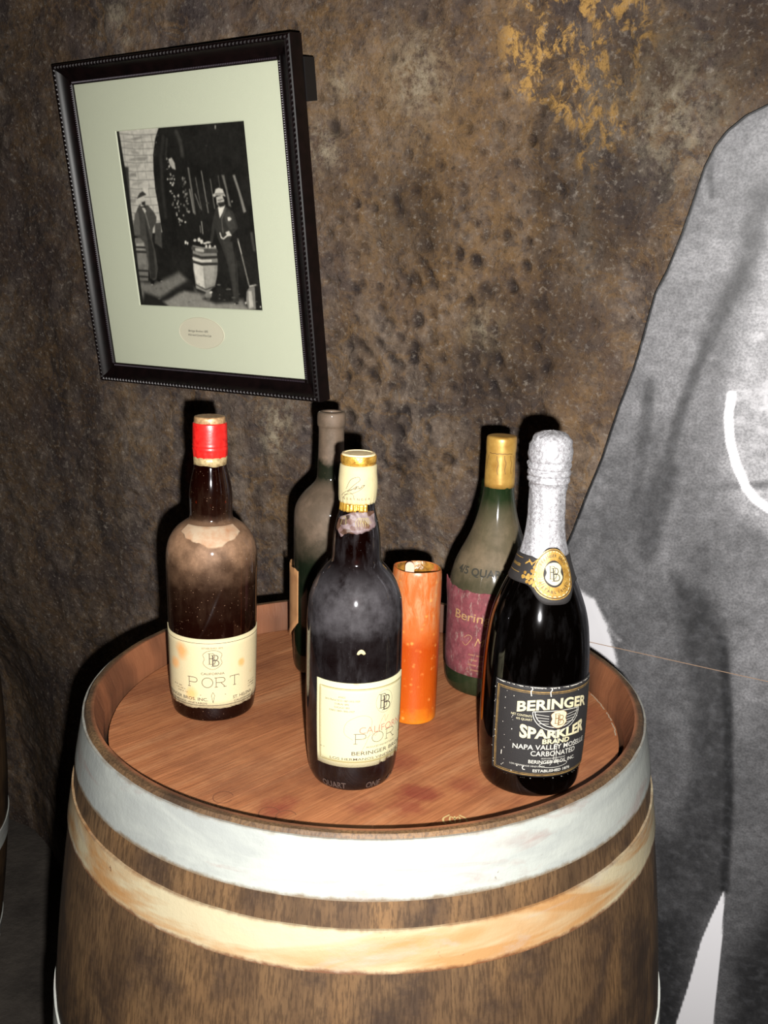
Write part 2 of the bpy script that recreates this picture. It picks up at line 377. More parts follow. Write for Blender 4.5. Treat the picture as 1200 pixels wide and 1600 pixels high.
# ================================================================== WINE BARREL
RB, HB, BB = .27, .475, .047
def rst(z): return RB + BB * (1 - ((z + HB) / HB) ** 2)          # outer stave radius; z measured from the rim downwards (negative)
def wood(name, cols, along, sc=1.0, stain=None, spots=()):
    g = G(name); o = g.obj(); rnd = g.n('ObjectInfo').outputs['Random']; wv_ = g.math('MULTIPLY', rnd, 37.0)
    st = g.map(o, along)
    n1 = g.noise(st, 26 * sc, 5, .6, 0.0, wv_); n2 = g.noise(st, 150 * sc, 3, .5, 0.0, wv_); n3 = g.noise(o, 9, 5, .6, 0, wv_)
    c = g.ramp(n1, [(.26, cols[0]), (.5, cols[1]), (.74, cols[2])])
    c = g.mix(g.ramp(n2, [(.34, .45), (.50, 0.0)]), c, cols[0])
    c = g.mix(g.math('MULTIPLY', g.ramp(n3, [(.5, 0.0), (.68, 1.0)]), .5), c, cols[0])
    c = g.mix(g.math('MULTIPLY', g.math('SUBTRACT', rnd, .35), .22, True), c, cols[0])
    if stain: c = stain(g, g.n('NewGeometry').outputs['Position'], c)
    g.pbr(Base_Color=c, Roughness=.58, Specular_IOR_Level=.3, Normal=g.bump(n2, .0008, .8)); return g.m
def staveage(g, P, c):
    o = g.obj(); x_ = g.n('SeparateXYZ', {0: P})
    rad = g.n('Math', {0: g.math('ADD', g.math('MULTIPLY', x_.outputs[0], x_.outputs[0]), g.math('MULTIPLY', x_.outputs[1], x_.outputs[1])), 1: .5}, operation='POWER').outputs[0]
    n = g.noise(P, 11, 7, .7); n2 = g.noise(g.map(P, (1, 1, .45)), 17, 2, .5); n3 = g.noise(g.map(P, (1, 1, .016)), 460, 3, .6)
    c = g.mix(g.ramp(n, [(.48, 0.0), (.60, .8)]), c, rgb(70, 54, 44, .5))
    c = g.mix(g.ramp(n2, [(.56, 0.0), (.76, .8)]), c, rgb(46, 35, 28, .5))
    c = g.mix(g.ramp(n2, [(.28, .6), (.46, 0.0)]), c, rgb(160, 120, 78, .5))
    c = g.mix(g.ramp(n3, [(.40, .55), (.55, 0.0)]), c, rgb(58, 42, 30, .5))
    # bare inner face of the chime, sanded like the head
    ins = g.math('MULTIPLY', g.n('MapRange', {0: rad, 1: .2625, 2: .2655, 3: 1.0, 4: 0.0}).outputs[0], g.n('MapRange', {0: x_.outputs[2], 1: .90, 2: .91, 3: 0.0, 4: 1.0}).outputs[0])
    warm = g.mix(g.ramp(n2, [(.4, 0.0), (.62, 1.0)]), rgb(178, 112, 76, .5), rgb(118, 74, 52, .45))
    return g.mix(g.math('MULTIPLY', ins, .85), c, warm)
oak = wood('weathered_oak', (rgb(84, 62, 44, .56), rgb(118, 90, 62, .54), rgb(146, 114, 80, .54)), (1, 1, .018), .8, staveage)
def redstain(g, o, c):
    n = g.noise(o, 32, 5, .65); c = g.mix(g.ramp(g.noise(o, 10, 6, .65), [(.48, 0.0), (.66, .55)]), c, rgb(132, 76, 52, .55))
    for sx, sy, sr, a in ((.053, -.152, .022, .6), (.034, -.097, .024, .45), (.093, -.139, .020, .45), (.042, -.174, .02, .5), (-.065, -.181, .018, .55), (-.001, -.178, .016, .4), (.20, -.02, .035, .4), (.22, .02, .03, .3), (-.02, -.06, .05, .18)):
        d = g.n('VectorMath', {0: o, 1: (sx, sy, Z0 - .032)}, operation='DISTANCE').outputs['Value']
        d = g.math('ADD', d, g.math('MULTIPLY', g.math('SUBTRACT', n, .5), sr * 2.2))
        c = g.mix(g.n('MapRange', {0: d, 1: sr * .3, 2: sr, 3: a, 4: 0.0}).outputs[0], c, rgb(128, 42, 40, .62))
    return c
headwood = wood('barrel_head_oak', (rgb(146, 88, 56, .62), rgb(184, 118, 76, .62), rgb(204, 144, 100, .62)), (.09, 1, 1), 2.2, redstain)
def paintmat(name, base_c, streak, pink, edge, zb, zt):
    g = G(name); o = g.obj(); zz = g.z(o)
    th = g.n('Math', {0: g.n('SeparateXYZ', {0: o}).outputs[1], 1: g.n('SeparateXYZ', {0: o}).outputs[0]}, operation='ARCTAN2').outputs[0]
    v = g.n('CombineXYZ', {0: g.math('MULTIPLY', th, .27), 1: zz, 2: g.math('MULTIPLY', th, .03)}).outputs[0]
    v2 = g.map(v, (.22, 1, 1), (0, 0, 0), (0, 0, .22))
    n1 = g.noise(v2, 40, 6, .62, .8); n2 = g.noise(v, 70, 6, .7); n3 = g.noise(v2, 18, 4, .6, 1.2)
    c = g.mix(g.ramp(n3, [(.46, 0.0), (.62, .85)]), base_c, streak)
    c = g.mix(g.ramp(n1, [(.56, 0.0), (.70, .55)]), c, pink)
    c = g.mix(g.ramp(n2, [(.68, 0.0), (.74, .8)]), c, edge)
    zn = g.math('ADD', zz, g.math('MULTIPLY', g.math('SUBTRACT', n2, .5), .008))
    c = g.mix(g.n('MapRange', {0: zn, 1: zb + .0005, 2: zb + .0035, 3: .9, 4: 0.0}).outputs[0], c, edge)
    c = g.mix(g.n('MapRange', {0: zn, 1: zt - .002, 2: zt + .001, 3: 0.0, 4: .6}).outputs[0], c, edge)
    g.pbr(Base_Color=c, Roughness=.5, Normal=g.bump(n2, .0006)); return g.m
hoopA = paintmat('white_hoop_paint', rgb(224, 228, 220, .37), rgb(206, 210, 206, .34), rgb(206, 168, 160, .33), rgb(156, 130, 100, .34), -.0488, -.003)
hoopB = paintmat('cream_hoop_paint', rgb(230, 214, 176, .45), rgb(214, 152, 86, .42), rgb(196, 186, 176, .5), rgb(126, 74, 42, .42), -.1045, -.0705)
hoopC = paintmat('lower_hoop_paint', rgb(220, 222, 214, .8), rgb(190, 190, 186, .8), rgb(200, 180, 172, .8), rgb(120, 90, 60, .7), -2, 2)
def build_barrel(M4, label, wmat, nst=30):
    root = empty('wine_barrel', label, 'barrel', M4, 'wine barrels')
    zs = [0.0, -.002, -.006] + [-.02 - .93 * k / 26 for k in range(26)] + [-.948, -.95]
    for i in range(nst):
        if i < 3 or i == 0:
            w_ = 2 * PI / nst; v = []; f = []; ns = 5
            for z in zs:
                e = .0015 if z > -.001 or z < -.949 else 0.0
                zz = z if z > -.475 else -.95 - z                # distance to nearest rim (negative)
                ri = .2615 - .0115 * min(1, -zz / .032) if -zz < .0321 else max(rst(z) - .026, .2495)
                for s in range(ns):
                    t = -w_ / 2 + w_ * s / (ns - 1)
                    inset = .00045 if s in (0, ns - 1) else 0.0
                    tt = t * (1 - .0022)
                    v.append(((rst(z) - e - inset) * math.cos(tt), (rst(z) - e - inset) * math.sin(tt), z + .95))
                for s in range(ns):
                    tt = (w_ / 2 - w_ * s / (ns - 1)) * (1 - .0022); v.append((ri * math.cos(tt), ri * math.sin(tt), z + .95))
            n = 2 * ns
            for k in range(len(zs) - 1):
                for s in range(n): f.append((k * n + s, k * n + (s + 1) % n, (k + 1) * n + (s + 1) % n, (k + 1) * n + s))
            f.append(tuple(range(n))); f.append(tuple((len(zs) - 1) * n + s for s in range(n)))
            o_ = obj('stave', v, f, wmat, root, True, math.radians(35))
            first = o_
        else:
            o_ = first.copy(); COL.objects.link(o_); o_.parent = root
        o_.rotation_euler = (0, 0, 2 * PI * i / nst + .05)
    for k, (zb, zt, mt) in enumerate(((-.0488, -.003, hoopA), (-.1045, -.0705, hoopB), (-.325, -.287, hoopC), (-.663, -.625, hoopC), (-.8795, -.8455, hoopC), (-.947, -.9012, hoopC))):
        pr = []; N = 8
        for j in range(N + 1):
            z = zb + (zt - zb) * j / N; pr.append((rst(z) + .0017, z + .95))
        pr = [(rst(zb) - .001, zb + .95)] + pr + [(rst(zt) - .001, zt + .95)]
        pr.append(pr[0])
        ho = obj('hoop', *lathe([(r, z - .95) for r, z in pr], 160), mt, root, True, math.radians(40)); ho.location = (0, 0, .95)
    # head boards, laid diagonally
    ang = math.radians(47); nb = 7; Rh = .2497; wd = 2 * Rh / nb
    for i in range(nb):
        y0 = -Rh + i * wd; y1 = y0 + wd; pts = []
        ym = [y0 + (y1 - y0) * k / 8 for k in range(9)]
        pts = [(math.sqrt(max(Rh * Rh - q * q, 0)), q) for q in ym] + [(-math.sqrt(max(Rh * Rh - q * q, 0)), q) for q in ym[::-1]]
        cl = []
        for q in pts:
            if not cl or math.hypot(q[0] - cl[-1][0], q[1] - cl[-1][1]) > 1e-6: cl.append(q)
        if math.hypot(cl[0][0] - cl[-1][0], cl[0][1] - cl[-1][1]) < 1e-6: cl.pop()
        yc = (y0 + y1) / 2; v = []; n = len(cl)
        for zz, ins in ((0.0, .0002), (-.0003, .00004), (-.02, .00004)):
            for a, b in cl: v.append((a * (1 - ins / .25), yc + (b - yc) * (1 - 2 * ins / wd), zz))
        f = [tuple(range(n)), tuple(range(2 * n, 3 * n))] + [(L * n + s, L * n + (s + 1) % n, (L + 1) * n + (s + 1) % n, (L + 1) * n + s) for L in (0, 1) for s in range(n)]
        b_ = obj('head_board', v, f, headwood, root, False); b_.location = (0, 0, .95 - .032); b_.rotation_euler = (0, 0, ang)
    return root
barrel = build_barrel(base(0, 0, 0), 'large oak wine barrel standing upright with white hoops, carrying the bottles and the candle', oak)
def kids(o): return [c for c in COL.objects if c.parent == o]
b2 = barrel.copy(); COL.objects.link(b2)
for ch in kids(barrel):
    q = ch.copy(); COL.objects.link(q); q.parent = b2
b2.matrix_world = base(-0.9871, 0.6937, 0, .3) @ Matrix.Scale(1.0, 4)
b2['label'] = 'second barrel at the left edge of the photo, only a sliver showing'
# scorched marks and the pale cooper's emblem near the front edge of the head
burn = plain('scorched_oak', rgb(128, 76, 48, .62), .7); cream = plain('pale_stamp', rgb(206, 178, 120, .75), .6)
def flat(geo, vf, z, xo=0, yo=0, rot=0):
    c_, s_ = math.cos(rot), math.sin(rot); geo.add(([(xo + a * c_ - b * s_, yo + a * s_ + b * c_, z) for a, b in vf[0]], vf[1]))
zt = .95 - .032 + .00025
for cx, cy in ((-.116, -.168), (-.0745, -.191), (-.060, -.1955)):
    gb = Geo(); flat(gb, stroke(arcp(cx, cy, .0085, .0095, 20, 335, 20), .0008), zt); gb.build('scorched_mark', burn, barrel)
gb = Geo()
for s in (-1, 1):
    flat(gb, stroke(spline([(0, -.010), (s * .008, -.004), (s * .0095, .004), (s * .004, .010)]), .0016), zt, .0785, -.1954)
    flat(gb, stroke(spline([(0, -.004), (s * .004, 0), (s * .0035, .007), (0, .004)]), .0013), zt, .0785, -.1954)
flat(gb, stroke([(0, -.01), (0, .008)], .0013), zt, .0785, -.1954); flat(gb, stroke([(-.004, -.0125), (.004, -.0125)], .0012), zt, .0785, -.1954)
gb.build('branded_emblem', cream, barrel)
gb = Geo(); rw = random.Random(4)
for a0, a1 in ((-7.5, -1), (0, 4.5), (6, 15)):
    flat(gb, stroke([((.2478 + rw.uniform(-.0006, .0006)) * math.cos(math.radians(a)), .2478 * math.sin(math.radians(a))) for a in np.linspace(a0, a1, 14)], .0012), zt)
w_ = gb.build('wax_residue', plain('pale_wax', rgb(206, 186, 160, .6), .5), barrel); w_['kind'] = 'stuff'

# ================================================================== BOTTLES
HZ = Z0 - .032
def bottle(name, label, x, y):
    a = math.atan2(CAM.y - y, CAM.x - x)
    return empty(name, label, 'bottle', base(x, y, HZ, a), 'old bottles on the barrel')
def wine_in(R, z0, z1, mat, root, name='wine'):
    pr = [(0, z0)] + [(max(R(z0 + (z1 - z0) * k / 30) - .0017, .002), z0 + (z1 - z0) * k / 30) for k in range(31)] + [(0, z1)]
    return obj(name, *lathe(pr, 56), mat, root, True, math.radians(60))
dregs = plain('dark_wine', (.006, .0022, .002, 1), .35)
ink_br = plain('brown_ink', rgb(92, 74, 58, .5), .7); ink_ol = plain('olive_ink', rgb(150, 134, 84, .75), .7)
ink_dk = plain('dark_brown_ink', rgb(60, 48, 42, .8), .7); ink_rd = plain('faded_red_ink', rgb(186, 120, 100, .8), .7)
rs = random.Random(9)
def bb(h, w, dx, dy, bold=.02):      # two interlaced slab capitals B, the second set lower and to the right
    g_ = Geo()
    for sx, sy, wt in ((-dx, dy, .10), (dx, -dy, .15)):
        for pl, k in (([(0, 0), (0, h)], 1.3), ([(-w * .28, h), (w * .45, h)], .6), ([(-w * .28, 0), (w * .45, 0)], .6), ([(w * .4, h)] + arcp(w * .42, h * .77, w * .42, h * .23, 90, -90, 8) + [(0, h * .54)], .9), ([(0, h * .52), (w * .45, h * .52)] + arcp(w * .48, h * .26, w * .5, h * .26, 90, -90, 8) + [(0, 0)], .9), ([(w * .3, 0), (w * .3, h)], .35)):
            g_.add((lambda vf: ([(x_ + sx - w * .35, y_ + sy) for x_, y_ in vf[0]], vf[1]))(stroke(pl, w * wt * k)))
    return g_.v, g_.f
def shield(w, h):
    return spline([(-w * .6, h * .9), (0, h), (w * .6, h * .9), (w, h * .55), (w * .85, h * .1), (w, -h * .35), (w * .6, -h * .8), (0, -h), (-w * .6, -h * .8), (-w, -h * .35), (-w * .85, h * .1), (-w, h * .55), (-w * .6, h * .9)], 4)

# ---- A: port bottle with red capsule
A = bottle('port_bottle', 'dusty port bottle with a bright red capsule, leftmost on the barrel', -.1543, .0106)
pA = chaikin([(0, .003), (.024, .002), (.034, 0), (.0392, .0005), (.0411, .006), (.0419, .02), (.0430, .08), (.0441, .14), (.0444, .155), (.0437, .167), (.0408, .178), (.0345, .1875), (.026, .1938), (.0217, .1962), (.0204, .2), (.0206, .2116), (.0206, .2224), (.0190, .2338), (.0160, .246), (.0150, .2513), (.0146, .288), (0, .2885)])
RA = rfun(pA)
gA = glass('amber_bottle_glass', (.16, .04, .012, 1), rgb(60, 15, 7, .8), .09, rgb(196, 150, 114, .55), [(0, .0), (.10, .01), (.136, .05), (.156, .30), (.170, .80), (.192, .95), (.199, .12), (.205, .015), (.25, .0)], speck=.6, haze=.045)
obj('glass_body', *lathe(pA, 96), gA, A)
wine_in(RA, .006, .196, dregs, A)
rem = paper('capsule_residue_paper', rgb(206, 182, 152, .56), rgb(186, 128, 86, .56), .5, scale=90)
def jag(base_, amp, seed, f=.11):
    return lambda t: base_ + amp * (vnoise(np.array([t * f + 50.]), np.array([seed + .5]), seed)[0] - .5) + amp * .4 * (vnoise(np.array([t * f * 3.1 + 50.]), np.array([seed + 1.5]), seed)[0] - .5)
q = jag(0.0, .0016, 3, .12)
obj('paper_remnant', *patch(RA, -60, 54, lambda t: .1878 - .0052 * math.exp(-(t / 44) ** 6) - .0050 * math.exp(-((t - 3) / 15) ** 4) + q(t), .1946, .0005, 90, 8), rem, A)
redm = foil('red_capsule_plastic', rgb(232, 40, 34, .74), rgb(196, 24, 22, .7), .35, 0.0, .0002)
goldp = foil('pale_gold_band', rgb(214, 190, 140, .8), rgb(150, 116, 76, .7), .4, .35, .0003)
obj('red_capsule', *lathe(chaikin([(.0146, .2905), (.0158, .2903), (.0162, .289), (.0165, .2718), (.0165, .2702), (.0170, .2692), (.0165, .2681), (.0165, .2672), (.0170, .2660), (.0166, .2645), (.0158, .257), (.0146, .2565)], 1), 64, lambda r, z, a: (r + (.0003 * math.sin(a * 13) if z < .2645 else 0), z)), redm, A, True, math.radians(50))
obj('cap_top', *lathe(chaikin([(.0140, .2895), (.0149, .2898), (.0148, .295), (.0140, .2966), (.008, .2962), (0, .2960)], 1), 56), foil('brown_gold_cap', rgb(204, 166, 120, .74), rgb(140, 92, 58, .7), .45, .3, .0003), A)
obj('gold_band', *lathe([(.0147, .2585), (.0160, .2582), (.0159, .2545), (.0158, .2505), (.0147, .2505)], 72, lambda r, z, a: (r + .0001 * math.sin(a * 17), z - (.0005 * math.sin(a * 3 + .4) + .0003 * math.sin(a * 7) if z < .251 else 0))), goldp, A)
pm = paper('aged_cream_label_paper', rgb(232, 216, 172, .60), rgb(222, 180, 122, .56), .28, [(.030, -.029, .073, .010, rgb(214, 146, 70, .8)), (.022, -.036, .058, .008, rgb(226, 160, 90, .8)), (.034, .027, .060, .005, rgb(220, 152, 74, .8)), (.036, -.022, .030, .008, rgb(224, 166, 92, .8))])
qe = jag(.0160, .0022, 6, .2)
labA = obj('paper_label', *patch(RA, -102, 94, lambda t: qe(t), .0880, .0005, 96, 8, lambda t, z: .0022 * max(0, (-88 - t) / 14) ** 2), pm, A)
I = Ink(RA, .00085)
rr = .0425; wx = math.radians(80) * rr
I.put(stroke([(-wx, 0), (-wx * .5, 0), (0, 0), (wx * .5, 0), (wx, 0)] and [(-wx + 2 * wx * k / 30, 0) for k in range(31)], .0005), 0, .0838)
I.put(stroke([(-wx + 2 * wx * k / 30, 0) for k in range(31)], .0006), 0, .0190)
for s in (-1, 1): I.put(stroke([(s * wx, 0), (s * wx, .0648)], .0005), 0, .019)
I.put(text('CALIFORNIA', .0022, .0225, .008, 0, 0), -1, .0515)
I.put(text('ESTABLISHED 1876', .0016, .020, .0), -1, .0782)
def letters_port(w, h, t, gap):      # thin slab-serif capitals P O R T
    S_ = []; se = w * .16
    P = [[(0, 0), (0, h)], [(-se, 0), (se, 0)], [(-se, h), (w * .55, h)], [(w * .55, h)] + arcp(w * .55, h * .74, w * .3, h * .26, 90, -90, 10) + [(0, h * .48)]]
    O = [arcp(w * .5, h * .5, w * .52, h * .52, 0, 360, 26)]
    R_ = P + [[(w * .45, h * .48), (w * .85, 0)], [(w * .7, 0), (w, 0)]]
    T = [[(w * .5, 0), (w * .5, h)], [(w * .34, 0), (w * .66, 0)], [(0, h * .84), (0, h), (w, h), (w, h * .84)]]
    g_ = Geo(); tot = 4 * w + 3 * gap
    for i, L in enumerate((P, O, R_, T)):
        for pl in L: g_.add((lambda vf: ([(a + i * (w + gap) - tot / 2, b) for a, b in vf[0]], vf[1]))(stroke(pl, t)))
    return g_.v, g_.f
I.put(letters_port(.0098, .0098, .00062, .0034), 1, .0385)
I.put(text('BERINGER BROS. INC.', .0031, .052, .012, 0, 0), -43, .0240); I.put(text('LOS HERMANOS VINEYARDS', .0019, .050, .008), -43, .0204)
I.put(text('ST. HELENA', .0031, .024, .012), 42, .0240); I.put(text('CALIFORNIA', .0020, .022, .008), 42, .0204)
for k in range(3):
    I.put(squiggles(.012, .0012, rs, .00025), -52 + k * 4, .036 - k * .0027); I.put(squiggles(.010, .0012, rs, .00025), 58, .036 - k * .0027)
I.put(stroke([(-.0125, 0), (.0125, 0)], .0005), -1, .0300)
for s in (-1, 1): I.put(stroke([(0, .003), (s * .0016, 0), (0, -.008)], .0004), -1, .0300)
I.build('lettering', ink_br, labA)
J = Ink(RA, .00085); J.put(stroke(shield(.0090, .0098), .0004), -1, .0670); J.put(bb(.0112, .0058, .0016, .0010), 0, .0616); J.build('monogram', ink_dk, labA)

# ---- B: front port bottle with cream capsule
B = bottle('port_bottle', 'dark port bottle with cream paper capsule and gold rim, front and centre of the barrel', -.0092, -.1195)
pB = chaikin([(0, .004), (.020, .003), (.028, 0), (.0335, .0008), (.0366, .006), (.0386, .0125), (.0402, .03), (.0414, .07), (.0414, .11), (.0411, .148), (.0403, .160), (.0392, .1686), (.0345, .1811), (.0278, .1911), (.0222, .1968), (.0207, .200), (.0202, .2122), (.0194, .2222), (.0175, .2327), (.0147, .2427), (.0142, .25), (.0140, .287), (0, .2872)])
RBt = rfun(pB)
gB = glass('dark_brown_bottle_glass', (.10, .03, .014, 1), rgb(40, 14, 9, .7), .10, rgb(150, 144, 150, .42), [(0, .02), (.02, .03), (.10, .09), (.118, .05), (.140, .06), (.156, .34), (.180, .40), (.198, .03), (.21, 0.0), (.3, 0.0)], patchy=.9, speck=.12, haze=.13)
obj('glass_body', *lathe(pB, 96), gB, B); wine_in(RBt, .008, .236, dregs, B)
pc = paper('cream_capsule_paper', rgb(222, 206, 158, .52), rgb(190, 168, 118, .5), .3, scale=80)
goldm = foil('gold_foil', rgb(236, 186, 82, .9), rgb(168, 112, 36, .8), .33, .7, .0005)
capB = obj('paper_capsule', *lathe([(.0141, .2812), (.0153, .2808), (.0157, .275), (.0162, .268), (.0163, .262), (.0160, .2547), (.0153, .2512), (.0147, .2496), (.0141, .2497)], 90, lambda r, z, a: (r + (.00035 * math.sin(a * 21) * (1 if z < .2545 else 0)) + .0002 * math.sin(a * 3 + z * 300), z - (.0007 * abs(math.sin(a * 6)) if z < .250 else 0))), pc, B)
RC2 = lambda z: float(np.interp(z, [.2497, .2547, .262, .268, .275, .2808], [.0148, .0160, .0163, .0162, .0157, .0153]))
I = Ink(RC2, .0005)
I.put(stroke(spline([(-.006, .0), (-.002, .008), (.004, .0105), (.0055, .008), (.002, .005), (-.003, .0), (-.0045, -.002), (0, .0005), (.003, .003), (.0015, .0), (.004, .003), (.0055, .001), (.0075, .0035), (.0095, .004)]), .00035), -14, .2625)
I.put(stroke(spline([(-.011, -.006), (-.006, -.002), (0, .0005), (.006, .0015), (.0095, .004), (.0065, .0005), (0, -.003), (-.008, -.005)]), .0003), -14, .2625)
I.put(stroke(spline([(.001, -.008), (0, -.004), (-.004, -.003), (-.010, -.0085)]), .0003), -14, .2625)
for k in range(9): I.put(text('BERINGER BROS'[k:k + 1], .0019, None, .0, 0, 0), -42 + k * 11, .2535)
I.build('signature_print', ink_br, capB)
obj('capsule_rim', *lathe(chaikin([(.0139, .2812), (.0143, .2817), (.0144, .2824), (.0148, .2827), (.0149, .2860), (.0148, .2882), (.0145, .2890), (.0139, .2888)], 1), 64), goldm, B)
obj('capsule_top', *lathe([(0, .2876), (.0139, .2878), (.0141, .2892), (.0136, .2902), (.012, .2904), (.0116, .2898), (.006, .2901), (0, .2902)], 56), paper('worn_cap_top_paper', rgb(220, 196, 150, .9), rgb(168, 134, 92, .9), .35, scale=260), B, True, math.radians(30))
qg = jag(.2432, .001, 8, .2)
obj('gold_strip', *patch(RBt, -78, 34, lambda t: qg(t) + (.0012 if abs(t) < 5 else 0), .2497, .0008, 60, 4, lambda t, z: .0003 * math.sin(t * .5)), goldm, B)
g = G('torn_lilac_strip_paper'); o = g.obj(); vo = g.n('TexVoronoi', {'Vector': g.map(o, (1, 1, 1.6)), 'Scale': 130.0, 'Randomness': 1.0})
c = g.ramp(g.n('SeparateColor', {0: vo.outputs['Color']}).outputs[0], [(.0, rgb(70, 50, 40, .4)), (.35, rgb(122, 82, 60, .4)), (.6, rgb(140, 116, 118, .42)), (1.0, rgb(160, 140, 134, .44))])
g.pbr(Base_Color=c, Roughness=.55, Normal=g.bump(g.noise(o, 300), .0006)); tp = g.m
qt = jag(.2275, .005, 12, .05)
ts = obj('torn_paper_strip', *patch(RBt, -64, 60, lambda t: min(qt(t) + .00012 * max(0, t - 18) - .005 * max(0, 1 - abs(t + 40) / 16), .2405), lambda t: .2436 - .00012 * max(0, -t - 12), .0007, 80, 10, lambda t, z: .0004 * math.sin(t * .21 + z * 500)), tp, B)
I = Ink(lambda z: RBt(z) + .0004, .0009)
for k in range(6): I.put(stroke(spline([(-.003 + k * .0018, -.004), (-.0035 + k * .002, 0), (-.001 + k * .0015, .003), (.0005 + k * .0018, -.002)]), .00035), 8, .236)
I.put(stroke(spline([(-.008, -.002), (-.007, .004), (-.004, .005), (-.003, -.001)]), .0004), -20, .234)
I.build('faded_print', ink_ol, ts)
pB2 = paper('cream_label_paper', rgb(230, 222, 178, .56), rgb(214, 200, 150, .52), .2, [(.041, .002, .106, .004, rgb(150, 120, 80, .7))])
ql = jag(.0275, .0035, 15, .16)
labB = obj('paper_label', *patch(RBt, -47.5, 78, lambda t: (.0268 if t < 36 else .0278 + (ql(t) - .0275)), lambda t: .1040 + .0000 * t, .0006, 80, 8), pB2, B)
I = Ink(RBt, .0009)
for ins, wd_ in ((0, .0009), (.0011, .00035)):
    I.put(frame2(math.radians(-41.5) * .041 + ins, math.radians(74) * .041 - ins, .0318 + ins - .06, .0988 - ins - .06, wd_), 0, .06)
I.build('border_line', ink_ol, labB)
I = Ink(RBt, .0009)
for k, (s, w_) in enumerate((('AWARDS', .006), ('SAN FRANCISCO 1887-1915-1939', .030), ('DUBLIN 1892', .012), ('CHICAGO 1893', .0128), ('PARIS 1889-1900-1937', .0215))): I.put(text(s, .0016, w_, 0.004), -13, .0905 - k * .0031)
I.put(letters_port(.0103, .0090, .00046, .0040), 41, .0492)
I.put(text('PRODUCED AND BOTTLED BY', .0015, .030), 38, .0445)
I.put(text('BERINGER BROS.', .0034, .053, .004), 37, .0385); I.put(text('LOS HERMANOS VINEYARDS', .0022, .066, .002), 20, .0336)
I.put(squiggles(.005, .001, rs, .0002), -37, .0425)
I.build('lettering', ink_br, labB)
I = Ink(RBt, .0010)
I.put(text('CALIFORNIA', .0060, .052, -.006), 44, .0585)
I.put(stroke(spline([(-.014, .0), (-.021, .006), (-.019, .016), (-.008, .022), (.001, .019), (.001, .008), (-.003, -.004), (-.007, -.012)], 8), .0003), 20, .0530)
I.put(stroke(spline([(-.004, -.001), (.003, .003), (.006, .001), (.010, .012), (.014, .018), (.015, .012), (.018, .017)], 8), .0003), 20, .0545)
I.build('red_script', ink_rd, labB)
J = Ink(RBt, .0009); J.put(bb(.0125, .0066, .0017, .0010), 39, .0785); J.put(ring(0, .0065, .0085, .0100, .0002), 39, .0785); J.build('monogram', ink_dk, labB)
obj('paper_fragment', *patch(RBt, 3, 13, lambda t: .1298 + .0006 * math.sin(t), lambda t: .1302 + .0036 * math.sin(PI * (t - 3) / 10.01) ** .6, .0005, 12, 3), pc, B)
E_ = Ink(RBt, .0005); E_.put(text('QUART', .0062, .021, .02), -24, .0045); E_.put(text('ONE', .0062, .013, .02), 30, .0045); E_.put(text('4/5', .0062, .010, .02), 62, .0045)
E_.build('embossed_word', glass('embossed_brown_glass', (.1, .04, .02, 1), rgb(92, 70, 62, .6), .8, rgb(120, 110, 105, .5), [(0, .3), (.3, .3)]), B)

# ---- C: green hock bottle behind
Cc = bottle('wine_bottle', 'dusty green wine bottle with bare grey lip, standing behind the cream-capped port bottle', -.0449, .118)
pC = chaikin([(0, .012), (.02, .008), (.030, 0), (.0360, .001), (.0382, .006), (.0387, .03), (.0392, .10), (.0390, .13), (.0391, .170), (.0382, .184), (.0345, .1925), (.0280, .2014), (.0195, .2092), (.0158, .2142), (.0143, .2182), (.0138, .2405), (.0134, .262), (.0136, .2712), (.0147, .2728), (.0151, .2748), (.0152, .2832), (.0146, .2868), (.0125, .2880), (.0098, .2876), (.0095, .284)])
RCc = rfun(pC[:-6])
gC = glass('dusty_green_glass', (.10, .19, .12, 1), rgb(14, 54, 32, .6), .22, rgb(168, 140, 116, .42), [(0, .02), (.10, .03), (.128, .06), (.150, .30), (.168, .85), (.206, .88), (.214, .4), (.220, .08), (.234, .06), (.242, .9), (.30, .95)], patchy=.35, speck=.3, haze=.05)
obj('glass_body', *lathe(pC, 80), gC, Cc); wine_in(RCc, .012, .152, plain('dark_green_wine', (.004, .007, .005, 1), .4), Cc)
obj('cork', *lathe([(0, .262), (.0092, .262), (.0094, .2845), (0, .285)], 40), plain('old_cork', rgb(150, 126, 100, .5), .9, 0, .0006), Cc)
kr = paper('tan_label_paper', rgb(206, 150, 98, .66), rgb(158, 100, 58, .66), .4)
qc = jag(.118, .004, 21, .08)
obj('peeling_label', *patch(RCc, -122, -58, lambda t: .034 + .0006 * max(0, t + 100), lambda t: qc(t), .0005, 50, 8, lambda t, z: .010 * max(0, (-66 - t) / 56) ** 1.5), kr, Cc)

# ---- D: green burgundy bottle with gold capsule and faded red label
D = bottle('wine_bottle', 'dusty pale green wine bottle with gold capsule and scuffed red label, back right', .1316, .0865)
pD = chaikin([(0, .014), (.02, .010), (.036, 0), (.0442, .001), (.0468, .006), (.0480, .014), (.0478, .05), (.0478, .08), (.0478, .108), (.0462, .1225), (.0400, .143), (.0290, .164), (.0216, .185), (.0170, .2057), (.0152, .222), (.0146, .24), (.0145, .268), (0, .2685)])
RD = rfun(pD[:-1])
gD = glass('dusty_pale_green_glass', (.34, .52, .36, 1), rgb(30, 70, 34, .6), .26, rgb(176, 150, 118, .46), [(0, .04), (.05, .10), (.10, .4), (.12, .36), (.145, .72), (.180, .62), (.196, .34), (.208, .06), (.23, 0.0)], patchy=.35, haze=.10)
obj('glass_body', *lathe(pD, 96), gD, D)
wine_in(RD, .014, .112, plain('murky_red_dregs', (.030, .018, .016, 1), .5), D)
gcm = foil('gold_capsule_foil', rgb(226, 178, 92, .62), rgb(190, 140, 62, .6), .38, .4, .0002, 60)
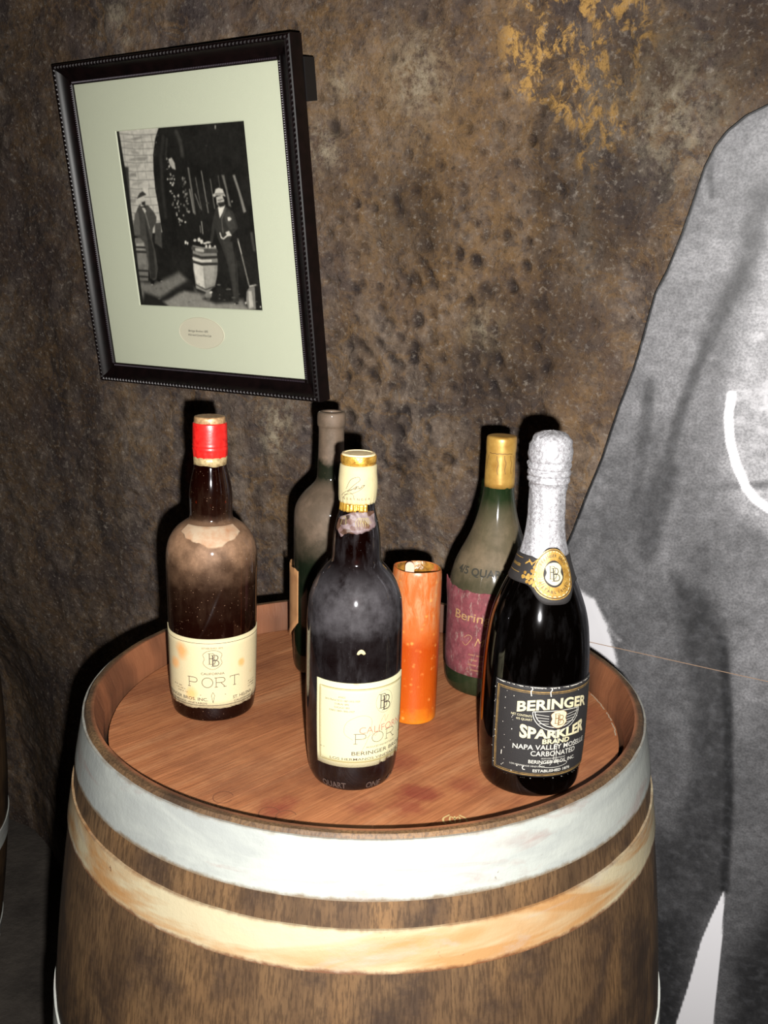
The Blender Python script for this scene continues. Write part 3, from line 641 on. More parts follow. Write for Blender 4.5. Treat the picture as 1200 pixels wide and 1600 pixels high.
capD = obj('gold_capsule', *lathe(chaikin([(.0150, .2200), (.0158, .2198), (.0154, .24), (.0151, .2555), (.0154, .2568), (.0156, .262), (.0156, .2695), (.0150, .2722), (.0120, .2732), (0, .2728)], 1), 80, lambda r, z, a: (r + (.00022 * math.sin(a * 7 + z * 60) * math.sin(a * 2 + 1) if z < .2555 else .0001 * math.sin(a * 4)), z)), gcm, D)
I = Ink(lambda z: .0153 + max(0, .2545 - z) * .014, .0006)
I.put(stroke([(-.0125 + .0008 * k, .0003 * math.sin(k)) for k in range(32)], .0006), 0, .2563)
for t, zz in ((14, .2545), (-14, .254), (38, .2545)):
    I.put(stroke(spline([(0, 0), (.0004, -.004), (.0018, -.008), (.0008, -.014), (.0016, -.019)]), .0005), t, zz)
I.put(stroke(spline([(0, 0), (-.002, -.007), (-.003, -.016)]), .0005), -48, .2545); I.put(stroke(spline([(0, 0), (.001, -.007), (.0005, -.024)]), .0005), 55, .2545)
I.build('foil_crease', plain('dark_crease', rgb(112, 78, 34, .6), .6), capD)
g = G('scuffed_red_label_paper'); o = g.obj(); n = g.noise(o, 90, 7, .7); n2 = g.noise(g.map(o, (1, 1, .4)), 240, 5, .7)
c = g.ramp(n, [(.3, rgb(104, 44, 50, .5)), (.55, rgb(150, 70, 78, .5)), (.75, rgb(164, 110, 110, .5))]); c = g.mix(g.ramp(n2, [(.55, 0.0), (.70, .8)]), c, rgb(180, 158, 144, .54)); c = g.mix(g.ramp(n2, [(.25, .6), (.4, 0.0)]), c, rgb(86, 44, 48, .6))
g.pbr(Base_Color=c, Roughness=.8, Normal=g.bump(n2, .0004))
qd = jag(.1165, .003, 33, .12)
labD = obj('scuffed_red_label', *patch(RD, -92, 58, .0115, lambda t: qd(t) + (.0035 * max(0, (-70 - t) / 22)), .0006, 80, 8, lambda t, z: .0035 * max(0, (-80 - t) / 12) * max(0, (z - .09) / .03)), g.m, D)
I = Ink(RD, .0010); tan = plain('faded_gold_print', rgb(196, 152, 100, .62), .6)
I.put(text('Beringer', .0095, .056, .0, shear=.1), -17, .0850)
I.put(text('Mo', .0092, .0155, -.01, shear=.35), -10, .0590); I.put(stroke(spline([(-.015, .006), (-.010, .010), (-.006, .008), (-.009, .002), (-.013, -.002), (-.017, .001)]), .0005), -16, .0600)
for k in range(4): I.put(squiggles(.024, .0018, rs, .0003), -12, .048 - k * .0055)
I.build('lettering', tan, labD)
E_ = Ink(RD, .0007); E_.put(text('4/5 QUART', .0072, .058, .03), -19, .1330)
E_.build('embossed_word', glass('embossed_green_glass', (.2, .3, .2, 1), rgb(60, 62, 54, .5), .8, rgb(96, 88, 76, .55), [(0, .5), (.3, .5)]), D)

# ---- E: sparkling wine bottle
Eb = bottle('sparkling_wine_bottle', 'black sparkling wine bottle with silver foil neck and black label, rightmost on the barrel', .1492, -.1131)
pE = chaikin([(0, .018), (.02, .012), (.034, 0), (.0405, .0006), (.0434, .005), (.0446, .0145), (.0462, .05), (.0463, .075), (.0459, .1047), (.0446, .1286), (.0415, .1532), (.0342, .1741), (.0268, .1902), (.0207, .2061), (.0178, .2168), (.0158, .2271), (.0148, .2375), (.0146, .30), (0, .301)])
RE = rfun(pE)
gE = glass('black_green_glass', (.05, .035, .02, 1), rgb(16, 9, 6, .6), .12, rgb(120, 118, 122, .5), [(0, 0.0), (.3, 0.0)], haze=.04)
obj('glass_body', *lathe(pE, 96), gE, Eb); wine_in(RE, .018, .20, plain('black_wine', (.0025, .0018, .0018, 1), .3), Eb)
silver = foil('silver_foil', rgb(222, 222, 226, .74), rgb(150, 144, 148, .56), .44, .38, .0005, 420, .6)
def crum(r, z, a):
    q_ = vnoise(np.array([a * 3 + 9.]), np.array([z * 260]), 4)[0] - .5; q2 = vnoise(np.array([a * 7 + 9.]), np.array([z * 700]), 5)[0] - .5
    k_ = 1 if z > .262 else .25
    return r + k_ * (.0013 * q_ + .0006 * q2) * (1 if r > .004 else 0) + (.0003 * math.sin(a * 9 + z * 60) if z < .262 else 0), z + k_ * .0008 * q2
fp = chaikin([(.0206, .2055), (.0213, .2060), (.0184, .2168), (.0165, .2271), (.0155, .2375), (.0153, .250), (.0154, .2600), (.0158, .2685), (.0161, .2692), (.0176, .2698), (.0178, .2735), (.0171, .2745), (.0171, .2752), (.0180, .2760), (.0180, .2790), (.0173, .2800), (.0173, .2808), (.0181, .2816), (.0182, .2850), (.0175, .2862), (.0175, .2870), (.0183, .2890), (.0183, .2940), (.0176, .3010), (.0158, .3069), (.011, .3108), (0, .3124)], 2)
obj('foil_capsule', *lathe(fp, 110, crum), silver, Eb)
def collar_lo(t): return .1870 - .0140 * math.exp(-((t - 22) / 34) ** 4) + .0 * t
def collar_hi(t): return .2092 + .0082 * math.exp(-((t - 22) / 26) ** 4) - .0015 * math.exp(-((t + 12) / 8) ** 2)
RF = lambda z: max(RE(z), float(np.interp(z, [.2055, .2060, .2168, .2271], [0, .0212, .0185, .0166])))
RFs = lambda z: float(np.interp(z, [.165, .1741, .1902, .2000, .2061, .2168, .2271], [.0382, .0348, .0274, .0240, .0222, .0194, .0172]))
blk = paper('black_collar_paper', rgb(44, 38, 37, .34), rgb(78, 70, 68, .36), .3)
col = obj('neck_label', *patch(RFs, -100, 92, collar_lo, collar_hi, .0003, 110, 12), blk, Eb)
gink = foil('gold_print', rgb(214, 170, 84, .52), rgb(164, 116, 44, .5), .45, .2, .0002); wink = plain('cream_print', rgb(234, 222, 180, .6), .6); dink = plain('black_print', rgb(34, 28, 26, .8), .6)
I = Ink(RFs, .0006, .0246); I.put((lambda n_: (arcp(0, 0, .0158, .0186, 0, 360, n_)[:-1] + arcp(0, 0, .0085, .0105, 0, 360, n_)[:-1], [(i, (i + 1) % n_, n_ + (i + 1) % n_, n_ + i) for i in range(n_)]))(44), 22, .1968)
I.put(ring(0, 0, .0168, .0196, .0008), 22, .1968)
for k in range(26):
    a_ = rs.uniform(0, 2 * PI); q_ = rs.uniform(0, 1) ** .5
    I.put(disc(.0065 * q_ * math.cos(a_), .0085 * q_ * math.sin(a_) - .0015, .0013, .0014, 10), -21, .1955)
I.put(stroke(spline([(-.004, .010), (0, .0075), (.004, .0105), (.006, .0075), (.003, .005)]), .0009), -21, .1965); I.put(stroke(spline([(-.007, .006), (-.003, .0085), (0, .006)]), .0012), -21, .1965)
I.put(text('BERINGER', .0022, .012, .01), -62, .1990)
for zz in (.2062, .1945): I.put(stroke([(-.012 + k * .0012, 0) for k in range(13)], .0004), -52, zz)
I.build('gold_medallion', gink, col)
I = Ink(RFs, .0008, .0246)
I.put(fill(shield(.0072, .0092)[:-1]), 22, .1968)
for k in range(30): I.put(stroke(arcp(0, 0, .0150, .0177, k * 12, k * 12 + 7, 3), .0005), 22, .1968)
I.build('medallion_shield', wink, col)
I = Ink(RFs, .0010, .0246); I.put(bb(.0100, .0050, .0013, .0008), 22, .1920); I.put(stroke(shield(.0072, .0092), .0005), 22, .1968)
for k, ch_ in enumerate('BERINGER BROS'):
    a_ = math.radians(150 - k * 10); I.put(text(ch_, .0022, None, .01, .0116 * math.cos(a_), .0132 * math.sin(a_), rot=a_ - PI / 2), 22, .1968)
for k, ch_ in enumerate('ESTABLISHED'):
    a_ = math.radians(215 + k * 11); I.put(text(ch_, .0020, None, .01, .0132 * math.cos(a_), .0152 * math.sin(a_), rot=a_ + PI / 2), 22, .1968)
I.build('medallion_lettering', dink, col)
# main label
lm = paper('black_label_paper', rgb(38, 33, 35, .26), rgb(70, 60, 56, .3), .3, scale=150)
labE = obj('black_label', *patch(RE, -44, 84, .0192, .1050, .0007, 96, 28), lm, Eb)
T0 = 22; rE = .0462
def xE(t): return math.radians(t - T0) * rE
I = Ink(RE, .0010, rE)
I.put(frame2(xE(-39.5), xE(80), -.0380, .0385, .0009), T0, .062); I.put(frame2(xE(-37.8), xE(78), -.0366, .0371, .0004), T0, .062)
I.build('border_line', foil('dull_gold_print', rgb(176, 140, 80, .6), rgb(120, 94, 56, .6), .5, .2, .0002), labE)
I = Ink(RE, .0010, rE)
I.put(text('BERINGER', .0086, .0670, .032, 0, 0, 0, .0046), 25.5, .0858)
I.put(text('SPARKLER', .0120, .0625, .040, 0, 0, 0, .0008, bow=.56), 27, .0594)
I.put(text('BRAND', .0040, .0250, .03), 27.5, .0540)
I.put(text('NET CONTENTS', .0019, .0175, .0), -11, .0775); I.put(text('4/5 QUART', .0019, .0135, .0), -8, .0742)
I.build('cream_lettering', wink, labE)
I = Ink(RE, .0010, rE); wh = plain('white_print', rgb(226, 222, 210, .56), .6)
I.put(text('NAPA VALLEY MOSELLE', .0043, .0705, .012, 0, 0, 0, .0015), 25.5, .0486)
I.put(text('CARBONATED', .0045, .0420, .008), 27, .0424)
I.put(text('PRODUCED AND BOTTLED BY', .0012, .022), 26, .0395)
I.put(text('BERINGER BROS. INC.', .0031, .0440, .012), 26.5, .0353); I.put(text('ESTABLISHED 1876', .0024, .0350, .02), 26, .0272)
I.put(text('LOS HERMANOS VINEYARDS', .0014, .030), -2, .0318)
# glass coupe drawing
for a_, b_ in ((.0215, .0172), (.0196, .0140)): I.put(stroke(arcp(0, 0, a_, b_, 180, 360, 26), .0006), 27, .0826)
I.put(stroke([(-.0215 + .00215 * k, .0010 - .0010 * ((k - 10) / 10) ** 2) for k in range(21)], .0006), 27, .0828)
for s in (-1, 1):
    for k in range(4): I.put(stroke(spline([(s * (.0190 - k * .001), -.002 - k * .0028), (s * .014, -.0026 - k * .0025), (s * .0078, -.0036 - k * .0023)]), .0004), 27, .0826)
for s in (-1, 1): I.put(stroke([(s * .0012, 0), (s * .0009, -.012), (s * .0011, -.026), (s * .004, -.0315)], .0004), 27, .0650)
I.put(ring(0, 0, .0130, .0026, .0004), 27, .0338)
I.build('white_lettering', wh, labE)
I = Ink(RE, .0012, rE); I.put(fill(shield(.0070, .0078)[:-1]), 28, .0760); I.build('emblem_shield', wink, labE)
I = Ink(RE, .0014, rE); I.put(bb(.0088, .0050, .0014, .0008), 28, .0716); I.put(stroke(shield(.0072, .0081), .0004), 28, .0760); I.build('emblem_monogram', plain('brown_print', rgb(112, 70, 40, .75), .6), labE)
# worn, whitened label edges
I = Ink(RE, .0010, rE)
for zz, s in ((.1046, -1), (.0197, 1)):
    for k in range(70):
        if rs.random() < .8:
            t = -43.5 + k * 1.8; hh = rs.uniform(.0002, .0011); I.put([[(0, 0), (.0016, 0), (.0013, s * hh), (.0004, s * hh * rs.uniform(.5, 1))], [(0, 1, 2, 3)]], t, zz)
for t in (-2, 18): I.put(stroke(spline([(0, 0), (.0006, -.002), (-.0006, -.004), (0, -.008)]), .0008), t, .1046)
for k in range(40):
    t = rs.choice((-43, -42.5, -30, -20, 30, 50)) + rs.uniform(-1, 3); I.put(disc(0, 0, rs.uniform(.0002, .0005), rs.uniform(.0002, .0008), 6), t, rs.uniform(.024, .102))
I.put(stroke(spline([(0, .002), (-.0012, .001), (-.0008, -.001), (.001, -.0012)]), .0007), -5, .0300); I.put(stroke([(0, 0), (.0003, .004)], .0007), -31, .038); I.put(stroke([(0, 0), (.0008, .0006)], .0008), -13, .031)
I.build('worn_edge', plain('bare_paper', rgb(206, 200, 188, .75), .8), labE)

# ================================================================== CANDLE
F = empty('pillar_candle', 'orange pillar candle with hollow burnt top, between the front port bottle and the red-labelled bottle', 'candle', base(.0471, .0012, HZ, math.atan2(CAM.y, CAM.x - .0471)))
g = G('orange_wax'); o = g.obj(); zz = g.z(o); n = g.noise(o, 60, 6, .65); n2 = g.noise(g.map(o, (1, 1, .3)), 150, 5, .7, .6)
zn = g.math('ADD', zz, g.math('MULTIPLY', g.math('SUBTRACT', n, .5), .03))
c = g.ramp(g.math('DIVIDE', zn, .16), [(.0, rgb(236, 136, 28, .62)), (.10, rgb(208, 90, 16, .56)), (.50, rgb(196, 76, 12, .56)), (.60, rgb(214, 108, 46, .56)), (.95, rgb(214, 108, 44, .56))])
bl = g.math('MULTIPLY', g.n('MapRange', {0: zn, 1: .095, 2: .112, 3: 0.0, 4: 1.0}).outputs[0], g.ramp(n2, [(.42, 0.0), (.62, .75)]))
c = g.mix(bl, c, rgb(222, 166, 116, .5))
vo = g.n('TexVoronoi', {'Vector': o, 'Scale': 130.0}); c = g.mix(g.math('MULTIPLY', g.ramp(vo.outputs['Distance'], [(.08, 1.0), (.3, 0.0)]), g.ramp(n, [(.45, 0.0), (.6, .55)])), c, rgb(244, 170, 84, .8))
g.pbr(Base_Color=c, Roughness=.34, Subsurface_Weight=.12, Subsurface_Radius=(.006, .002, .0006), Subsurface_Scale=1.0, Normal=g.bump(n2, .0004))
rc = random.Random(2)
obj('wax_body', *lathe(chaikin([(0, 0), (.0220, 0), (.0233, .001), (.0237, .004), (.0241, .08), (.0244, .14), (.0243, .1520), (.0236, .1558), (.0230, .1564), (.0222, .1552), (.0214, .1515), (.0206, .1462), (.0160, .1436), (0, .1430)], 2), 80, lambda r, z, a: (r + (.0004 * math.sin(a * 2 + 1) if z > .1 else 0), z + (.0012 * math.sin(a + 2.2) + .0005 * math.sin(3 * a) if z > .15 else 0))), g.m, F)
pool = G('melted_wax'); o = pool.obj(); n = pool.noise(o, 160, 5); pool.pbr(Base_Color=pool.ramp(n, [(.35, rgb(112, 72, 22, .6)), (.6, rgb(186, 132, 56, .6))]), Roughness=.2, Normal=pool.bump(n, .0015))
obj('melted_hollow', *lathe(chaikin([(.0221, .1550), (.0213, .1517), (.0204, .1466), (.0158, .1441), (0, .1435)], 1), 64, lambda r, z, a: (r, z + .0004 * math.sin(5 * a))), pool.m, F)
# flat rounded wick tab
wv_ = []; n_ = 10; out_ = [(-.0042, .1440), (.0042, .1440), (.0044, .157)] + [(.0044 * math.cos(PI * k / n_), .157 + .0042 * math.sin(PI * k / n_)) for k in range(1, n_)] + [(-.0044, .157)]
for xx in (.0012, -.0012): wv_ += [(xx + .001, a + .0, b) for a, b in out_]
k_ = len(out_); obj('wick', [(a, b - .0075, z) for a, b, z in wv_], [tuple(range(k_)), tuple(range(k_, 2 * k_))[::-1]] + [(i, (i + 1) % k_, k_ + (i + 1) % k_, k_ + i) for i in range(k_)], plain('pale_pink_wick', rgb(238, 190, 168, .66), .7), F, False)

# ================================================================== FRAMED PHOTOGRAPH
PU = Vector((.8443, -.5357, .0160)).normalized(); PN = Vector((-.5292, -.8379, -.1335)).normalized(); PV = PN.cross(PU).normalized()
PC = Vector((-.2824, .5749, .4459 + Z0))
M4 = Matrix((PU, PV, PN)).transposed().to_4x4(); M4.translation = PC
P = empty('framed_photograph', 'dark wooden picture frame with white mat and old sepia photograph hanging on the rock wall', 'picture', M4)
mw, mh = .3847 / 2, .4137 / 2
fw_ = .0295
wd_m = G('dark_mahogany'); o = wd_m.obj(); n = wd_m.noise(o, 60, 5)
wd_m.pbr(Base_Color=wd_m.ramp(n, [(.3, rgb(13, 8, 8, .6)), (.7, rgb(30, 17, 17, .6))]), Roughness=.38, Specular_IOR_Level=.28)
prof = [(.0, -.008), (.0, .0030), (.0012, .0042), (.0045, .0042), (.0052, .0032), (.009, .0040), (.016, .0070), (.0205, .0118), (.0215, .0135), (.0225, .0120), (.0268, .0120), (.0285, .0110), (fw_, .0085), (fw_, -.0125), (.004, -.0125), (.004, -.008)]
def rail(side):
    v = []; f = []; k = len(prof)
    for e in (-1, 1):
        for d_, h_ in prof:
            if side in 'tb': v.append((e * (mw + d_), (1 if side == 't' else -1) * (mh + d_), h_))
            else: v.append(((1 if side == 'r' else -1) * (mw + d_), e * (mh + d_), h_))
    for i in range(k): f.append((i, (i + 1) % k, k + (i + 1) % k, k + i))
    f += [tuple(range(k)), tuple(range(k, 2 * k))]
    r_ = obj('frame_rail', v, f, wd_m.m, P, True, math.radians(28))
    gb_ = Geo(); gi_ = Geo(); L = mw if side in 'tb' else mh
    def place(t, d_, h_):
        if side in 'tb': return (t, (1 if side == 't' else -1) * (mh + d_), h_)
        return ((1 if side == 'r' else -1) * (mw + d_), t, h_)
    tot = L + .0245; nb_ = int(2 * tot / .0064)
    for i in range(nb_):         # carved leaf-and-dart beading along the outer edge
        t = -tot + (i + .5) * 2 * tot / nb_; w_ = .0026
        q_ = [place(t - w_, .0226, .0118), place(t + w_ * .4, .0226, .0118), place(t + w_, .0268, .0118), place(t - w_ * .4, .0268, .0118), place(t - w_ * .1, .0243, .0139), place(t + w_ * .1, .0252, .0139)]
        gb_.add((q_, [(0, 1, 4), (1, 2, 5, 4), (2, 3, 5), (3, 0, 4, 5), (0, 3, 2, 1)]))
    nb_ = int(2 * L / .0030)
    for i in range(nb_):
        t = -L + (i + .5) * 2 * L / nb_; w_ = .0010
        q_ = [place(t - w_, .0014, .0041), place(t + w_, .0014, .0041), place(t + w_, .0043, .0041), place(t - w_, .0043, .0041), place(t, .0028, .0054)]
        gi_.add((q_, [(0, 1, 4), (1, 2, 4), (2, 3, 4), (3, 0, 4), (0, 3, 2, 1)]))
    b1_ = gb_.build('carved_beading', bead, r_); b1_['kind'] = 'stuff'; b2_ = gi_.build('inner_beading', bead2, r_); b2_['kind'] = 'stuff'
bead = plain('dull_pewter_beading', rgb(58, 50, 52, .5), .4, .2); bead2 = plain('purple_grey_beading', rgb(80, 64, 78, .5), .4, .2)
for s in 'tblr': rail(s)
matm = paper('white_mat_board', rgb(226, 230, 203, .97), rgb(224, 227, 198, 1.0), .2)
kx, ky, ox, oy = .2446 / 2, .2531 / 2, .0023, .0130
v = []; f = []
outr = [(-mw - .003, -mh - .003), (mw + .003, -mh - .003), (mw + .003, mh + .003), (-mw - .003, mh + .003)]; inr = [(ox - kx, oy - ky), (ox + kx, oy - ky), (ox + kx, oy + ky), (ox - kx, oy + ky)]
inb = [(ox - kx + .0012 * (1 if a < ox else -1), oy - ky + .0012 if b < oy else oy + ky - .0012) for a, b in inr]
inb = [(a + (.0012 if a < ox else -.0012), b + (.0012 if b < oy else -.0012)) for a, b in inr]
for L, z_ in ((outr, 0.0), (inr, 0.0), (inb, -.0018), (outr, -.0018)): v += [(a, b, z_) for a, b in L]
for L in range(3):
    for i in range(4): f.append((4 * L + i, 4 * L + (i + 1) % 4, 4 * L + 4 + (i + 1) % 4, 4 * L + 4 + i))
for i in range(4): f.append((12 + i, 12 + (i + 1) % 4, (i + 1) % 4, i))
obj('mat_board', v, f, matm, P, False)
# oval caption plaque
cx, cy = .0024, -.1505; n_ = 48
v = [(cx + .0455 * q_ * math.cos(2 * PI * i / n_), cy + .0236 * q_ * math.sin(2 * PI * i / n_), z_) for q_, z_ in ((1.0, .0001), (.985, .0007), (.955, .0003)) for i in range(n_)]
f = [(L * n_ + i, L * n_ + (i + 1) % n_, (L + 1) * n_ + (i + 1) % n_, (L + 1) * n_ + i) for L in (0, 1) for i in range(n_)] + [tuple(range(2 * n_, 3 * n_))]
plq = obj('caption_oval', v, f, paper('ivory_caption_card', rgb(228, 222, 196, 1.0), rgb(222, 212, 188, 1.0), .3), P, False)
gt = Geo()
flat(gt, text('Beringer Brothers 1895', .0033, .039, .0, shear=.25), .0006, cx - .006, cy + .0012); flat(gt, text('With hand Carved Wine Cask', .0033, .047, .0, shear=.25), .0006, cx - .004, cy - .0050)
gt.build('caption_lettering', ink_dk, plq)
